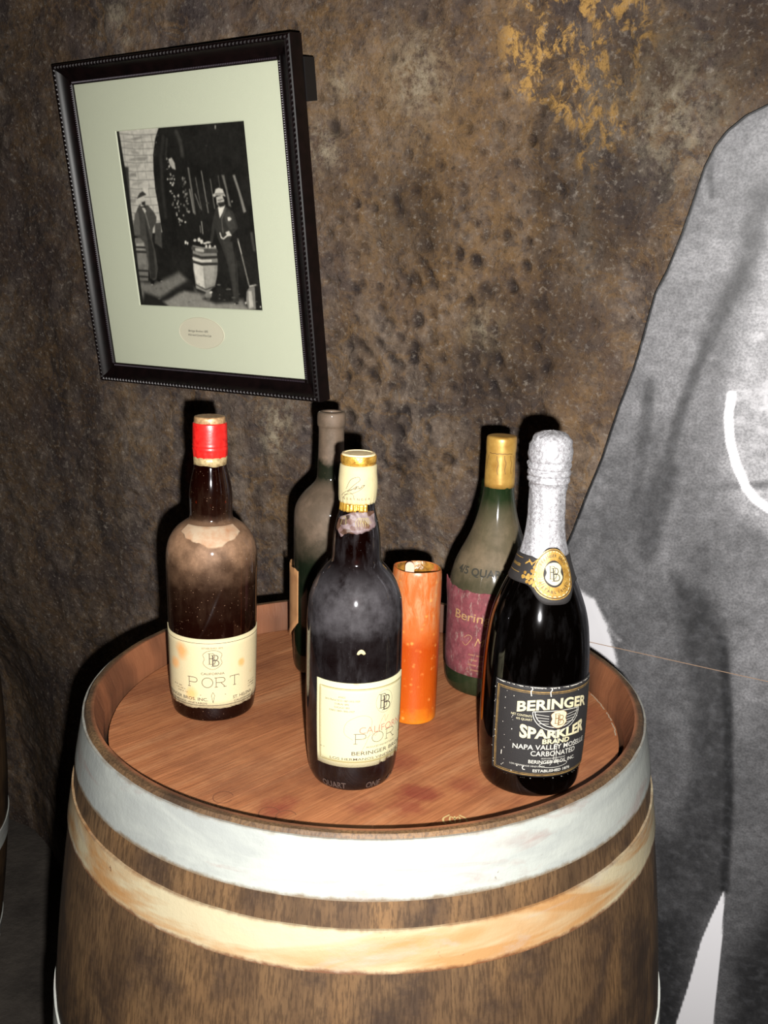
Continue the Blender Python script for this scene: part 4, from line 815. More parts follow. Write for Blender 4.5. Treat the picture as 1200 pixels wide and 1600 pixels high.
# the photograph itself
NX, NY = 300, 310
gx, gy = np.meshgrid(np.linspace(0, 1000, NX), np.linspace(0, 1000, NY), indexing='ij'); X = gx.ravel(); Y = gy.ravel()
img = np.full(X.shape, 30.0) + 16 * fbm(X, Y, .008, 3, 71)
img = paint(X, Y, img, [('p',[(-4,1016),(358,1000),(317,939),(285,856),(270,770),(264,668),(274,565),(277,491),(273,431),(4,417),(11,720)],184,5),('l',[(8,985),(170,968),(338,964)],4.1,118,4),('l',[(7,980),(169,963),(337,959)],4.1,190,4),('l',[(58,974),(57,939)],3.1,125,3),('l',[(141,969),(140,935)],3.1,125,3),('l',[(203,966),(203,932)],3.1,125,3),('l',[(286,962),(286,928)],3.1,125,3),('p',[(190,960),(258,958),(151,942),(66,947)],137,12),('l',[(7,945),(156,929),(319,926)],4.1,118,4),('l',[(6,940),(155,924),(318,921)],4.1,190,4),('l',[(54,934),(53,900)],3.1,125,3),('l',[(118,931),(117,897)],3.1,125,3),('l',[(209,927),(208,893)],3.1,125,3),('l',[(290,923),(290,889)],3.1,125,3),('p',[(80,926),(219,921),(194,900),(37,909)],165,12),('l',[(7,909),(143,894),(301,891)],4.1,118,4),('l',[(5,904),(142,889),(300,886)],4.1,190,4),('l',[(47,898),(46,863)],3.1,125,3),('l',[(130,895),(130,860)],3.1,125,3),('l',[(203,891),(202,857)],3.1,125,3),('l',[(292,887),(292,853)],3.1,125,3),('p',[(99,889),(138,889),(182,865),(114,869)],151,12),('l',[(6,872),(131,859),(285,856)],4.1,118,4),('l',[(5,867),(130,853),(284,851)],4.1,190,4),('l',[(45,862),(45,827)],3.1,125,3),('l',[(129,859),(128,824)],3.1,125,3),('l',[(224,855),(224,820)],3.1,125,3),('p',[(130,851),(237,848),(207,828),(62,835)],140,12),('l',[(5,832),(123,819),(277,817)],4.1,118,4),('l',[(4,827),(122,814),(276,812)],4.1,190,4),('l',[(59,821),(59,786)],3.1,125,3),('l',[(134,818),(134,784)],3.1,125,3),('l',[(205,816),(205,781)],3.1,125,3),('p',[(78,813),(167,811),(136,791),(43,795)],160,12),('l',[(5,784),(113,772),(268,771)],4.1,118,4),('l',[(3,779),(112,767),(267,766)],4.1,190,4),('l',[(66,773),(65,738)],3.1,125,3),('l',[(135,771),(134,736)],3.1,125,3),('l',[(202,769),(202,734)],3.1,125,3),('p',[(76,766),(119,766),(118,744),(58,747)],139,12),('l',[(4,736),(108,724),(268,724)],4.1,118,4),('l',[(3,731),(106,719),(267,719)],4.1,190,4),('l',[(52,726),(52,690)],3.1,125,3),('l',[(127,724),(126,688)],3.1,125,3),('l',[(216,721),(216,686)],3.1,125,3),('p',[(105,717),(179,716),(128,696),(66,699)],153,12),('l',[(3,688),(103,676),(270,676)],4.1,118,4),('l',[(2,683),(102,671),(269,671)],4.1,190,4),('l',[(55,678),(54,642)],3.1,125,3),('l',[(125,676),(125,640)],3.1,125,3),('l',[(207,674),(207,638)],3.1,125,3),('p',[(19,671),(210,668),(102,648),(58,651)],170,12),('l',[(2,639),(99,628),(272,629)],4.1,118,4),('l',[(1,634),(98,623),(271,624)],4.1,190,4),('l',[(59,629),(59,593)],3.1,125,3),('l',[(130,627),(129,592)],3.1,125,3),('l',[(212,626),(212,590)],3.1,125,3),('p',[(-21,623),(88,622),(83,600),(-20,603)],142,12),('l',[(2,594),(95,583),(274,584)],4.1,118,4),('l',[(0,589),(94,578),(273,579)],4.1,190,4),('l',[(53,584),(52,548)],3.1,125,3),('l',[(120,583),(119,547)],3.1,125,3),('l',[(224,581),(223,545)],3.1,125,3),('p',[(50,576),(153,576),(86,555),(65,557)],181,12),('l',[(1,549),(92,538),(276,540)],4.1,118,4),('l',[(0,543),(90,533),(275,535)],4.1,190,4),('l',[(58,539),(58,502)],3.1,125,3),('l',[(129,538),(129,501)],3.1,125,3),('l',[(220,536),(220,500)],3.1,125,3),('p',[(61,531),(175,531),(119,509),(-9,512)],165,12),('l',[(0,503),(88,493),(278,495)],4.1,118,4),('l',[(-1,497),(87,487),(277,490)],4.1,190,4),('l',[(39,493),(39,457)],3.1,125,3),('l',[(119,492),(119,456)],3.1,125,3),('l',[(216,491),(216,455)],3.1,125,3),('p',[(105,485),(156,486),(99,464),(-51,466)],161,12),('p',[(7,809),(62,799),(47,674),(32,524),(-8,524),(-1,720)],55,17),('p',[(162,709),(211,706),(195,637),(153,642)],196,3),('p',[(223,484),(273,487),(256,340),(200,371)],70,10),('l',[(358,999),(317,939),(285,856),(271,770),(266,668),(274,565),(276,446)],7.3,16,3),('l',[(378,950),(341,839),(324,696),(318,520)],22.8,44,17),('l',[(487,966),(509,916),(512,846)],26.9,58,19),('l',[(407,935),(377,831)],14.5,46,10),('p',[(398,830),(426,837),(445,807),(446,771),(421,779),(403,801)],168,6),('p',[(436,473),(435,471),(432,470),(429,469),(426,470),(423,471),(423,473),(424,475),(427,476),(430,476),(433,476),(436,475)],111,3),('p',[(397,783),(396,781),(394,779),(392,779),(390,779),(389,781),(389,784),(390,786),(391,788),(394,788),(396,787),(397,786)],95,3),('p',[(416,727),(415,725),(412,724),(408,724),(405,724),(403,726),(402,728),(404,730),(406,731),(410,731),(413,731),(415,729)],168,3),('p',[(427,492),(426,491),(425,490),(423,489),(421,490),(420,491),(420,492),(421,493),(422,494),(424,495),(426,494),(427,493)],205,3),('p',[(413,630),(411,627),(409,624),(406,623),(404,624),(402,627),(402,630),(404,633),(406,636),(409,637),(411,636),(412,633)],197,3),('p',[(431,721),(430,717),(428,715),(425,714),(423,715),(422,718),(422,721),(423,724),(425,727),(428,727),(430,726),(431,724)],190,3),('p',[(458,585),(457,583),(455,582),(453,581),(451,582),(450,583),(449,586),(450,588),(452,589),(454,590),(456,589),(458,588)],140,3),('p',[(417,528),(415,524),(413,521),(410,520),(408,521),(407,524),(407,528),(408,532),(410,535),(413,536),(415,535),(417,532)],205,3),('p',[(398,584),(396,580),(392,577),(387,576),(382,577),(380,580),(379,584),(381,588),(385,591),(390,592),(395,591),(397,588)],101,3),('p',[(408,744),(407,742),(404,740),(401,740),(399,740),(397,742),(397,744),(398,746),(400,747),(403,748),(406,747),(407,746)],141,3),('p',[(448,632),(447,628),(445,625),(442,624),(440,625),(438,628),(439,632),(440,637),(442,640),(445,641),(447,640),(449,636)],180,3),('p',[(415,700),(414,699),(410,698),(405,698),(401,698),(397,699),(396,701),(398,702),(401,703),(406,703),(411,702),(414,701)],96,3),('p',[(440,600),(438,596),(436,593),(434,592),(432,593),(431,596),(431,600),(432,605),(435,608),(437,609),(439,608),(440,604)],150,3),('p',[(436,549),(435,545),(433,543),(431,541),(429,543),(429,546),(429,550),(430,554),(432,556),(434,557),(436,556),(436,553)],143,3),('p',[(398,814),(397,812),(395,811),(393,810),(391,811),(390,812),(390,814),(391,815),(392,817),(394,817),(396,816),(397,815)],142,3),('p',[(449,627),(448,624),(445,622),(442,621),(440,622),(438,625),(438,628),(439,631),(441,633),(445,634),(447,633),(449,630)],108,3),('p',[(396,721),(395,720),(393,718),(390,718),(388,718),(386,720),(386,722),(387,724),(389,725),(392,725),(394,725),(395,723)],147,3),('p',[(391,831),(390,828),(388,826),(386,825),(384,826),(383,828),(383,832),(384,835),(386,837),(388,838),(390,837),(391,835)],185,3),('p',[(398,595),(397,592),(396,590),(394,590),(392,591),(391,592),(391,595),(392,597),(394,599),(396,600),(397,599),(398,597)],134,3),('p',[(422,625),(420,623),(417,622),(412,621),(407,622),(404,624),(403,626),(405,627),(409,629),(413,629),(418,629),(421,627)],139,3),('p',[(433,505),(431,502),(428,500),(423,500),(419,500),(416,503),(416,506),(417,509),(421,511),(425,511),(429,511),(432,508)],163,3),('p',[(411,826),(410,824),(409,822),(407,822),(405,823),(404,824),(404,826),(405,828),(406,829),(408,830),(410,829),(411,828)],208,3),('p',[(480,487),(478,484),(475,482),(471,482),(467,482),(465,484),(464,487),(466,489),(469,491),(473,492),(477,491),(479,489)],192,3),('p',[(407,749),(405,746),(402,743),(399,743),(396,744),(394,746),(394,749),(395,752),(398,755),(401,755),(404,754),(406,752)],145,3),('p',[(441,570),(439,566),(435,563),(430,562),(426,564),(422,567),(422,571),(424,575),(428,578),(433,579),(438,578),(441,575)],116,3),('p',[(396,724),(394,720),(393,718),(391,717),(389,718),(388,721),(388,724),(389,727),(391,730),(393,731),(395,730),(396,727)],139,3),('p',[(445,631),(444,629),(441,628),(438,627),(435,628),(433,629),(432,632),(434,634),(436,635),(439,635),(442,635),(445,633)],198,3),('p',[(431,588),(429,584),(427,581),(424,580),(422,581),(421,584),(421,588),(422,592),(425,595),(427,596),(430,595),(431,592)],193,3),('p',[(403,645),(401,644),(398,642),(393,642),(389,643),(386,644),(385,646),(386,647),(390,648),(394,649),(399,648),(402,647)],154,3),('p',[(405,792),(404,788),(401,786),(397,785),(394,786),(392,789),(392,792),(393,795),(396,797),(400,798),(403,797),(405,795)],184,3),('p',[(453,493),(452,490),(448,488),(444,487),(441,488),(438,490),(438,494),(440,497),(443,499),(447,500),(450,499),(453,497)],155,3),('p',[(417,611),(415,607),(412,605),(408,604),(405,605),(403,608),(402,611),(404,614),(407,617),(411,617),(414,616),(416,614)],100,3),('p',[(423,701),(422,697),(418,694),(414,693),(411,694),(409,697),(408,701),(410,705),(413,707),(417,708),(421,707),(423,704)],148,3),('p',[(471,524),(470,521),(467,518),(463,518),(459,519),(457,521),(457,524),(458,527),(461,529),(465,530),(469,529),(471,527)],122,3),('p',[(432,489),(430,485),(427,481),(423,480),(420,482),(418,485),(417,489),(419,494),(422,497),(426,498),(430,497),(432,493)],95,3),('p',[(415,690),(413,687),(409,685),(405,685),(401,686),(398,688),(397,691),(399,694),(403,696),(407,696),(411,695),(414,693)],202,3),('p',[(400,702),(399,700),(396,698),(392,697),(388,698),(386,700),(385,702),(387,705),(390,707),(394,707),(397,706),(399,704)],207,3),('p',[(443,498),(441,495),(437,493),(433,492),(429,493),(426,495),(425,498),(427,501),(431,503),(435,504),(439,503),(442,501)],154,3),('p',[(394,657),(392,655),(388,653),(383,653),(378,653),(375,655),(374,658),(376,660),(380,662),(385,662),(390,662),(393,660)],164,3),('p',[(385,777),(384,776),(381,775),(378,775),(375,775),(373,776),(373,777),(374,778),(376,779),(379,779),(382,779),(384,778)],169,3),('p',[(430,738),(428,736),(425,735),(421,735),(417,735),(414,737),(413,739),(415,741),(418,742),(422,743),(426,742),(429,740)],125,3),('p',[(417,567),(416,566),(412,565),(407,565),(402,565),(398,566),(397,568),(399,569),(402,569),(408,570),(412,569),(416,568)],196,3),('p',[(413,723),(411,720),(408,717),(405,717),(402,718),(400,720),(400,724),(401,727),(404,729),(408,730),(411,729),(413,727)],139,3),('p',[(430,472),(429,470),(427,468),(425,467),(423,468),(422,470),(422,472),(423,474),(425,476),(427,477),(429,476),(430,474)],148,3),('p',[(380,723),(378,720),(375,718),(372,718),(368,718),(366,720),(366,723),(367,726),(370,728),(374,729),(377,728),(379,726)],170,3),('p',[(417,535),(415,531),(412,528),(409,527),(406,528),(404,531),(404,535),(405,539),(408,542),(412,543),(415,542),(417,539)],133,3),('p',[(486,579),(484,575),(481,572),(477,571),(474,573),(472,575),(471,579),(473,583),(476,585),(480,586),(483,585),(485,582)],106,3),('p',[(511,658),(509,657),(507,655),(504,655),(501,655),(499,657),(499,658),(500,660),(502,661),(505,662),(508,661),(510,660)],90,3),('p',[(508,698),(507,696),(505,695),(503,695),(501,695),(500,696),(499,698),(500,699),(502,700),(504,701),(506,700),(507,699)],121,3),('p',[(507,656),(506,654),(503,653),(500,653),(497,653),(495,654),(494,656),(495,658),(498,659),(501,659),(504,659),(506,657)],82,3),('p',[(519,587),(517,584),(513,582),(508,582),(504,582),(501,584),(500,587),(502,590),(506,591),(510,592),(515,591),(518,589)],113,3),('p',[(509,637),(508,634),(505,632),(502,632),(499,632),(497,634),(496,637),(498,640),(500,642),(503,642),(507,642),(508,640)],138,3),('p',[(512,601),(510,597),(506,594),(502,593),(497,594),(494,597),(494,602),(496,606),(500,609),(505,610),(509,609),(512,606)],109,3),('p',[(501,724),(499,719),(495,716),(491,715),(487,717),(485,720),(485,724),(486,729),(490,732),(494,733),(498,732),(501,728)],121,3),('p',[(518,640),(517,637),(515,634),(513,633),(511,634),(510,637),(510,641),(511,645),(513,647),(515,648),(517,647),(518,644)],104,3),('p',[(502,713),(500,710),(497,708),(493,708),(489,708),(486,711),(485,713),(487,716),(490,718),(495,718),(499,717),(501,715)],77,3),('p',[(506,692),(504,688),(501,685),(497,684),(493,685),(490,688),(490,692),(492,696),(495,699),(499,700),(503,699),(506,696)],76,3),('p',[(510,639),(508,636),(505,634),(501,634),(497,634),(494,637),(494,640),(495,643),(499,645),(503,646),(507,645),(509,642)],130,3),('p',[(495,651),(493,647),(489,644),(485,643),(481,644),(478,647),(478,651),(480,655),(483,658),(488,659),(492,658),(494,655)],109,3),('p',[(511,662),(510,659),(507,656),(504,655),(502,656),(500,659),(500,662),(502,665),(504,668),(507,669),(509,668),(511,665)],78,3),('p',[(494,625),(492,620),(490,617),(487,616),(485,618),(483,621),(483,625),(485,629),(487,632),(490,633),(492,632),(494,629)],82,3),('p',[(491,680),(490,678),(488,677),(486,677),(484,677),(483,679),(482,680),(483,681),(485,682),(487,683),(489,682),(490,681)],99,3),('p',[(503,557),(502,553),(499,550),(496,548),(493,550),(491,553),(491,557),(493,561),(496,564),(499,566),(502,564),(503,561)],106,3),('p',[(516,616),(515,615),(512,614),(508,613),(504,614),(502,615),(501,617),(503,618),(505,620),(509,620),(513,619),(515,618)],128,3),('p',[(515,705),(514,703),(511,701),(508,700),(505,701),(503,703),(502,706),(504,708),(506,710),(510,710),(513,710),(515,708)],120,3),('p',[(505,545),(504,544),(501,542),(497,542),(494,543),(492,544),(491,545),(492,547),(495,548),(499,549),(502,548),(504,547)],131,3),('p',[(512,723),(511,720),(509,718),(507,717),(505,718),(504,720),(504,723),(505,726),(507,728),(509,729),(511,728),(512,726)],119,3),('p',[(508,691),(507,690),(505,689),(503,688),(501,689),(499,690),(499,692),(500,693),(502,695),(504,695),(506,694),(508,693)],81,3),('p',[(518,703),(517,699),(514,696),(510,695),(506,696),(504,699),(504,703),(505,707),(508,710),(512,711),(516,709),(518,707)],116,3),('p',[(493,567),(492,564),(490,562),(488,561),(486,562),(485,564),(485,567),(486,571),(488,573),(490,574),(492,573),(493,570)],71,3),('p',[(503,628),(502,626),(500,624),(497,624),(495,624),(493,626),(493,628),(494,631),(496,632),(499,633),(501,632),(503,631)],97,3),('p',[(520,542),(518,539),(514,536),(509,535),(504,536),(501,539),(501,543),(503,547),(507,549),(512,550),(516,549),(519,546)],139,3),('l',[(546,775),(552,661),(556,532)],12.4,98,6),('l',[(537,662),(547,539)],10.4,120,5),('l',[(594,724),(601,639),(612,552)],6.2,96,3),('l',[(644,757),(652,659),(661,537)],7.3,120,3),('l',[(575,639),(603,560)],4.1,140,2),('l',[(705,713),(709,643),(714,558)],6.2,110,3),('l',[(768,729),(770,670)],5.2,90,3),('p',[(792,733),(813,731),(826,647),(840,563),(821,570),(812,655)],100,6),('p',[(874,729),(892,730),(922,631),(947,537),(927,530),(903,638)],122,6),('p',[(790,977),(788,972),(786,968),(783,967),(781,968),(780,972),(780,977),(781,983),(784,987),(786,988),(789,986),(790,982)],150,3),('p',[(708,886),(707,884),(705,883),(703,883),(700,884),(699,885),(698,887),(699,888),(701,889),(704,890),(706,889),(708,888)],70,3),('l',[(970,420),(978,335)],18.7,62,10),('p',[(12,147),(142,134),(262,167),(369,204),(448,151),(502,91),(679,65),(854,59),(887,0),(742,-2),(3,-10)],112,41),('p',[(9,-9),(51,80),(184,52),(332,118),(473,175),(481,91),(347,80),(261,38),(202,29),(259,-1)],34,35),('p',[(225,29),(394,96),(521,76),(560,47),(748,37),(888,11),(886,-1),(530,-4),(253,-2)],130,31),('p',[(539,54),(689,126),(778,98),(790,42),(642,30)],34,31),('p',[(18,398),(87,403),(126,367),(123,255),(99,149),(12,149),(6,261)],112,6),('p',[(40,367),(104,371),(104,332),(32,332)],160,8),('p',[(48,324),(112,324),(105,247),(32,246)],128,10),('l',[(18,347),(133,344)],12.4,52,4),('l',[(18,320),(127,317)],12.4,52,4),('l',[(16,210),(105,208)],12.4,52,4),('l',[(16,175),(98,173)],12.4,52,4),('l',[(24,401),(31,378)],9.3,175,3),('p',[(118,592),(186,583),(224,547),(242,517),(235,491),(200,454),(180,393),(195,317),(197,224),(173,162),(145,150),(120,165),(119,278),(112,371),(76,401),(32,413),(23,440),(70,538),(91,568)],70,6),('p',[(143,522),(164,416),(181,332),(167,169),(125,161),(138,340)],46,12),('p',[(64,539),(94,546),(95,493),(85,417),(39,417),(28,448)],92,10),('p',[(118,589),(142,588),(163,552),(149,537)],188,3),('l',[(128,575),(160,575)],8.3,40,2),('l',[(153,541),(172,454)],7.3,120,4),('p',[(123,631),(162,638),(167,612),(157,593),(132,592),(121,605)],186,3),('p',[(132,601),(164,608),(163,588),(137,585)],46,4),('p',[(96,621),(114,641),(128,653),(155,662),(173,652),(181,643),(140,633)],58,3),('p',[(120,165),(157,150),(141,126),(121,129)],26,4),('p',[(177,166),(221,159),(213,147),(179,148)],24,4),('p',[(140,128),(138,126),(134,125),(129,124),(124,124),(120,126),(119,128),(121,130),(125,131),(130,132),(136,131),(139,130)],160,3),('p',[(221,150),(219,149),(216,147),(211,147),(207,147),(204,148),(203,150),(204,151),(208,153),(212,153),(217,153),(220,152)],140,3),('l',[(601,488),(601,422)],6.2,150,3),('l',[(585,466),(585,429)],5.2,140,3),('p',[(507,359),(588,347),(693,349),(692,268),(676,193),(650,133),(583,90),(495,114),(491,228)],128,5),('p',[(501,285),(572,252),(566,116),(502,122),(494,221)],196,15),('p',[(573,259),(668,260),(646,155),(582,116)],150,17),('l',[(506,341),(574,326),(689,327)],24.9,70,6),('l',[(533,334),(585,328)],18.7,170,6),('l',[(500,305),(568,289),(690,293)],14.5,46,4),('l',[(494,267),(562,252),(684,256)],14.5,46,4),('l',[(499,285),(565,270),(639,272)],12.4,205,5),('l',[(494,137),(570,108),(647,129)],8.3,70,5),('p',[(544,385),(542,382),(536,379),(530,378),(524,379),(519,382),(518,385),(521,389),(526,392),(532,393),(539,392),(543,389)],205,3),('p',[(576,389),(574,383),(568,379),(562,377),(555,379),(552,383),(551,389),(554,395),(559,399),(566,401),(572,399),(575,395)],205,3),('p',[(595,378),(593,371),(587,367),(581,365),(575,367),(571,371),(570,378),(573,385),(578,389),(585,391),(591,389),(595,385)],205,3),('p',[(622,369),(620,366),(614,364),(607,363),(599,364),(594,366),(593,369),(595,372),(601,374),(609,375),(616,374),(621,372)],205,3),('p',[(657,374),(654,371),(645,369),(634,368),(622,369),(614,371),(612,374),(615,377),(624,379),(636,380),(647,379),(655,377)],205,3),('p',[(624,352),(622,348),(618,345),(614,343),(610,345),(607,348),(607,352),(609,357),(612,360),(617,361),(621,360),(623,357)],205,3),('p',[(653,352),(651,347),(647,343),(642,342),(637,343),(635,347),(634,352),(636,357),(640,361),(645,363),(650,361),(652,357)],205,3),('p',[(463,374),(461,369),(457,365),(452,364),(448,365),(446,369),(446,374),(448,380),(452,383),(456,385),(460,383),(463,380)],205,3),('p',[(476,369),(474,365),(471,361),(468,360),(465,361),(463,365),(463,369),(465,374),(468,377),(471,378),(474,377),(476,374)],205,3),('p',[(691,352),(690,350),(687,349),(682,348),(678,349),(675,350),(675,352),(676,355),(679,356),(684,357),(688,356),(691,355)],205,3),('p',[(616,79),(611,68),(599,60),(585,57),(571,59),(562,67),(560,77),(566,88),(577,96),(592,100),(605,97),(614,90)],120,8),('p',[(599,56),(596,51),(590,47),(581,46),(572,47),(567,50),(565,55),(568,59),(575,63),(584,64),(592,63),(598,60)],80,6),('p',[(623,94),(620,90),(615,88),(609,86),(603,87),(598,90),(597,94),(600,98),(605,100),(611,102),(617,101),(622,98)],190,5),('p',[(721,558),(779,570),(808,563),(849,538),(868,485),(873,449),(831,421),(806,389),(839,269),(834,166),(824,47),(785,42),(779,158),(763,268),(738,342),(715,393),(699,451),(667,371),(648,378),(680,472)],50,6),('p',[(774,543),(824,542),(851,485),(856,449),(809,443),(786,486)],64,10),('p',[(749,378),(820,378),(824,269),(818,159),(792,54),(787,195)],58,12),('p',[(739,565),(797,574),(773,536),(744,504)],206,3),('l',[(797,557),(758,500),(757,429)],6.2,92,4),('l',[(835,342),(818,159)],5.2,40,3),('p',[(734,618),(782,627),(793,599),(787,574),(752,564),(733,582)],178,3),('p',[(737,586),(790,592),(791,569),(755,563)],44,5),('l',[(745,600),(784,605)],5.2,90,3),('l',[(761,600),(763,585)],4.1,120,3),('p',[(707,629),(727,639),(737,660),(763,666),(790,658),(799,634),(808,618),(777,627),(737,626),(720,617)],192,3),('l',[(730,634),(797,634)],8.3,130,3),('p',[(803,508),(820,512),(834,499),(816,489),(806,489)],214,2),('l',[(734,425),(740,400),(756,394),(784,410),(806,421)],7.3,222,3),('p',[(775,428),(804,437),(821,410),(789,407)],205,4),('p',[(820,38),(817,35),(809,32),(799,31),(789,32),(781,34),(779,37),(782,40),(790,42),(801,43),(811,43),(818,41)],40,4),('p',[(795,34),(794,33),(792,31),(789,31),(786,31),(783,32),(783,34),(784,35),(786,36),(789,37),(793,37),(795,36)],170,2),('l',[(864,392),(880,306),(912,142)],9.3,120,4),('l',[(865,378),(881,313)],5.2,200,3),('p',[(889,105),(915,131),(954,136),(946,6),(892,3),(878,49)],120,5),('p',[(902,109),(927,109),(930,20),(898,12)],176,8),('l',[(916,135),(962,143)],8.3,180,3),('p',[(880,41),(879,37),(876,35),(873,33),(870,34),(868,37),(868,41),(869,45),(872,47),(875,48),(878,48),(880,45)],190,3),('p',[(856,592),(855,589),(852,587),(849,587),(846,587),(844,590),(844,592),(845,595),(848,597),(851,598),(854,597),(856,595)],130,3),('p',[(677,587),(674,584),(670,582),(663,582),(657,583),(653,585),(652,588),(654,590),(659,592),(665,593),(671,592),(675,590)],70,4),('p',[(987,22),(986,19),(984,17),(981,16),(979,17),(977,19),(977,22),(978,25),(980,27),(983,28),(985,27),(987,25)],190,2),('p',[(771,115),(770,114),(766,112),(760,112),(755,112),(751,113),(750,115),(752,116),(756,118),(761,118),(766,118),(770,117)],116,4),('p',[(685,83),(684,81),(681,79),(678,79),(675,79),(673,80),(672,82),(673,84),(676,86),(679,86),(682,86),(684,84)],77,4),('p',[(976,143),(974,142),(967,141),(958,140),(949,141),(943,141),(941,142),(943,144),(950,145),(959,145),(968,145),(974,144)],124,4),('p',[(30,72),(29,71),(25,69),(21,69),(16,69),(13,70),(12,72),(14,74),(17,75),(22,75),(26,75),(29,74)],113,4),('p',[(488,44),(485,43),(478,42),(468,41),(459,41),(452,42),(449,43),(452,44),(459,44),(469,45),(479,45),(486,45)],105,4),('p',[(681,60),(680,59),(677,57),(673,57),(669,57),(666,58),(665,60),(666,62),(670,63),(674,64),(678,63),(680,62)],79,4),('p',[(838,89),(837,87),(834,86),(831,86),(828,86),(826,87),(825,89),(826,90),(829,92),(832,92),(835,92),(837,91)],66,4),('p',[(800,69),(798,67),(791,66),(783,65),(775,65),(769,66),(767,68),(769,70),(775,71),(784,72),(792,71),(798,70)],92,4),('p',[(163,104),(162,102),(160,101),(158,101),(155,101),(154,102),(154,104),(155,105),(156,107),(159,107),(161,107),(163,106)],66,4),('p',[(214,109),(213,107),(208,106),(203,105),(197,105),(194,106),(192,108),(194,110),(198,111),(204,112),(209,111),(213,110)],95,4),('p',[(534,139),(533,138),(529,137),(524,137),(520,137),(516,138),(515,139),(517,140),(520,140),(525,141),(530,141),(533,140)],119,4),('p',[(43,45),(40,44),(34,43),(26,42),(18,42),(12,43),(10,44),(13,46),(19,47),(27,48),(35,47),(41,47)],63,4),('p',[(284,111),(283,110),(279,109),(275,109),(271,109),(268,110),(267,111),(268,112),(271,113),(276,113),(280,113),(283,112)],137,4),('p',[(788,25),(786,23),(780,22),(773,22),(766,22),(761,23),(759,24),(761,25),(766,26),(774,26),(781,26),(786,26)],135,4),('p',[(519,125),(517,123),(511,123),(504,122),(496,122),(490,123),(489,124),(491,125),(497,126),(504,126),(512,126),(517,126)],125,4),('p',[(752,114),(750,112),(746,111),(740,111),(735,111),(731,112),(730,113),(732,115),(736,116),(741,117),(747,117),(750,116)],113,4),('p',[(552,121),(551,119),(547,118),(543,118),(538,118),(535,119),(534,121),(536,122),(539,123),(544,124),(548,124),(552,122)],96,4),('p',[(720,54),(719,53),(715,52),(710,52),(706,52),(702,52),(701,53),(703,54),(706,55),(711,55),(716,55),(719,55)],114,4),('p',[(376,63),(374,62),(372,61),(369,60),(366,61),(363,61),(363,62),(364,63),(366,64),(369,64),(373,64),(375,63)],93,4),('p',[(695,139),(693,137),(687,135),(679,135),(671,135),(666,136),(664,138),(666,140),(672,141),(680,142),(688,141),(693,140)],113,4),('p',[(756,122),(755,121),(753,120),(750,119),(747,120),(745,120),(745,122),(746,123),(748,124),(751,124),(753,124),(755,123)],70,4),('p',[(432,34),(430,32),(427,30),(423,30),(418,30),(415,31),(414,33),(416,35),(419,36),(424,37),(428,37),(431,35)],96,4),('p',[(185,45),(184,44),(179,43),(173,42),(167,43),(163,43),(162,45),(164,46),(168,47),(174,47),(180,47),(184,46)],101,4),('p',[(964,51),(963,49),(960,48),(956,47),(952,47),(949,49),(948,50),(949,52),(953,54),(957,54),(961,54),(963,53)],74,4),('l',[(-2,1000),(7,757),(9,494),(-1,198),(3,-8)],53.9,30,5)])  # last stroke: shadow of the mat edge painted down the left side
img = np.clip(img * .96 + 34 * fbm(X, Y, .045, 4, 77, .65) * (.2 + img / 150) + 10 * fbm(X, Y, .2, 2, 79), 8, 235)
G2 = img.reshape(NX, NY)
for _ in range(2):
    Q = np.pad(G2, 1, mode='edge'); G2 = (Q[:-2, 1:-1] + Q[2:, 1:-1] + Q[1:-1, :-2] + Q[1:-1, 2:] + 2 * Q[1:-1, 1:-1]) / 6
img = G2.ravel()
vx = np.stack([ox - kx + X / 1000 * 2 * kx, oy - ky + Y / 1000 * 2 * ky, np.full_like(X, -.0016)], 1)
ii = (np.arange(NX - 1)[:, None] * NY + np.arange(NY - 1)[None]).ravel()
qf = np.stack([ii, ii + NY, ii + NY + 1, ii + 1], 1).tolist()
g = G('sepia_print'); c = g.attr('print').outputs['Color']; g.pbr(Base_Color=c, Roughness=.45, Specular_IOR_Level=.2)
ph_ = obj('photo_print', vx, qf, g.m, P, False)
colattr(ph_, 'print', lin(img)[:, None] * np.array([1.04, .98, .84]) * 1.5)
obj('backing_board', *box(-mw - .0035, mw + .0035, -mh - .0035, mh + .0035, -.0115, -.0030), plain('brown_backing', rgb(70, 52, 38), .9), P, False)
gg = G('picture_glass'); tr = gg.n('BsdfTransparent', {0: (.97, .97, .97, 1)}); gl = gg.n('BsdfGlossy', {1: .02}); fr = gg.n('Fresnel', {0: 1.3})
gg.end(gg.n('MixShader', {0: gg.math('MULTIPLY', fr.outputs[0], .35), 1: tr.outputs[0], 2: gl.outputs[0]}).outputs[0])
obj('glazing', *box(-mw - .002, mw + .002, -mh - .002, mh + .002, .0012, .0022), gg.m, P, False)
obj('hanging_block', *box(.170, .2235, .157, .209, -.034, -.0125), plain('black_wood_block', rgb(20, 17, 17), .6), P, False)

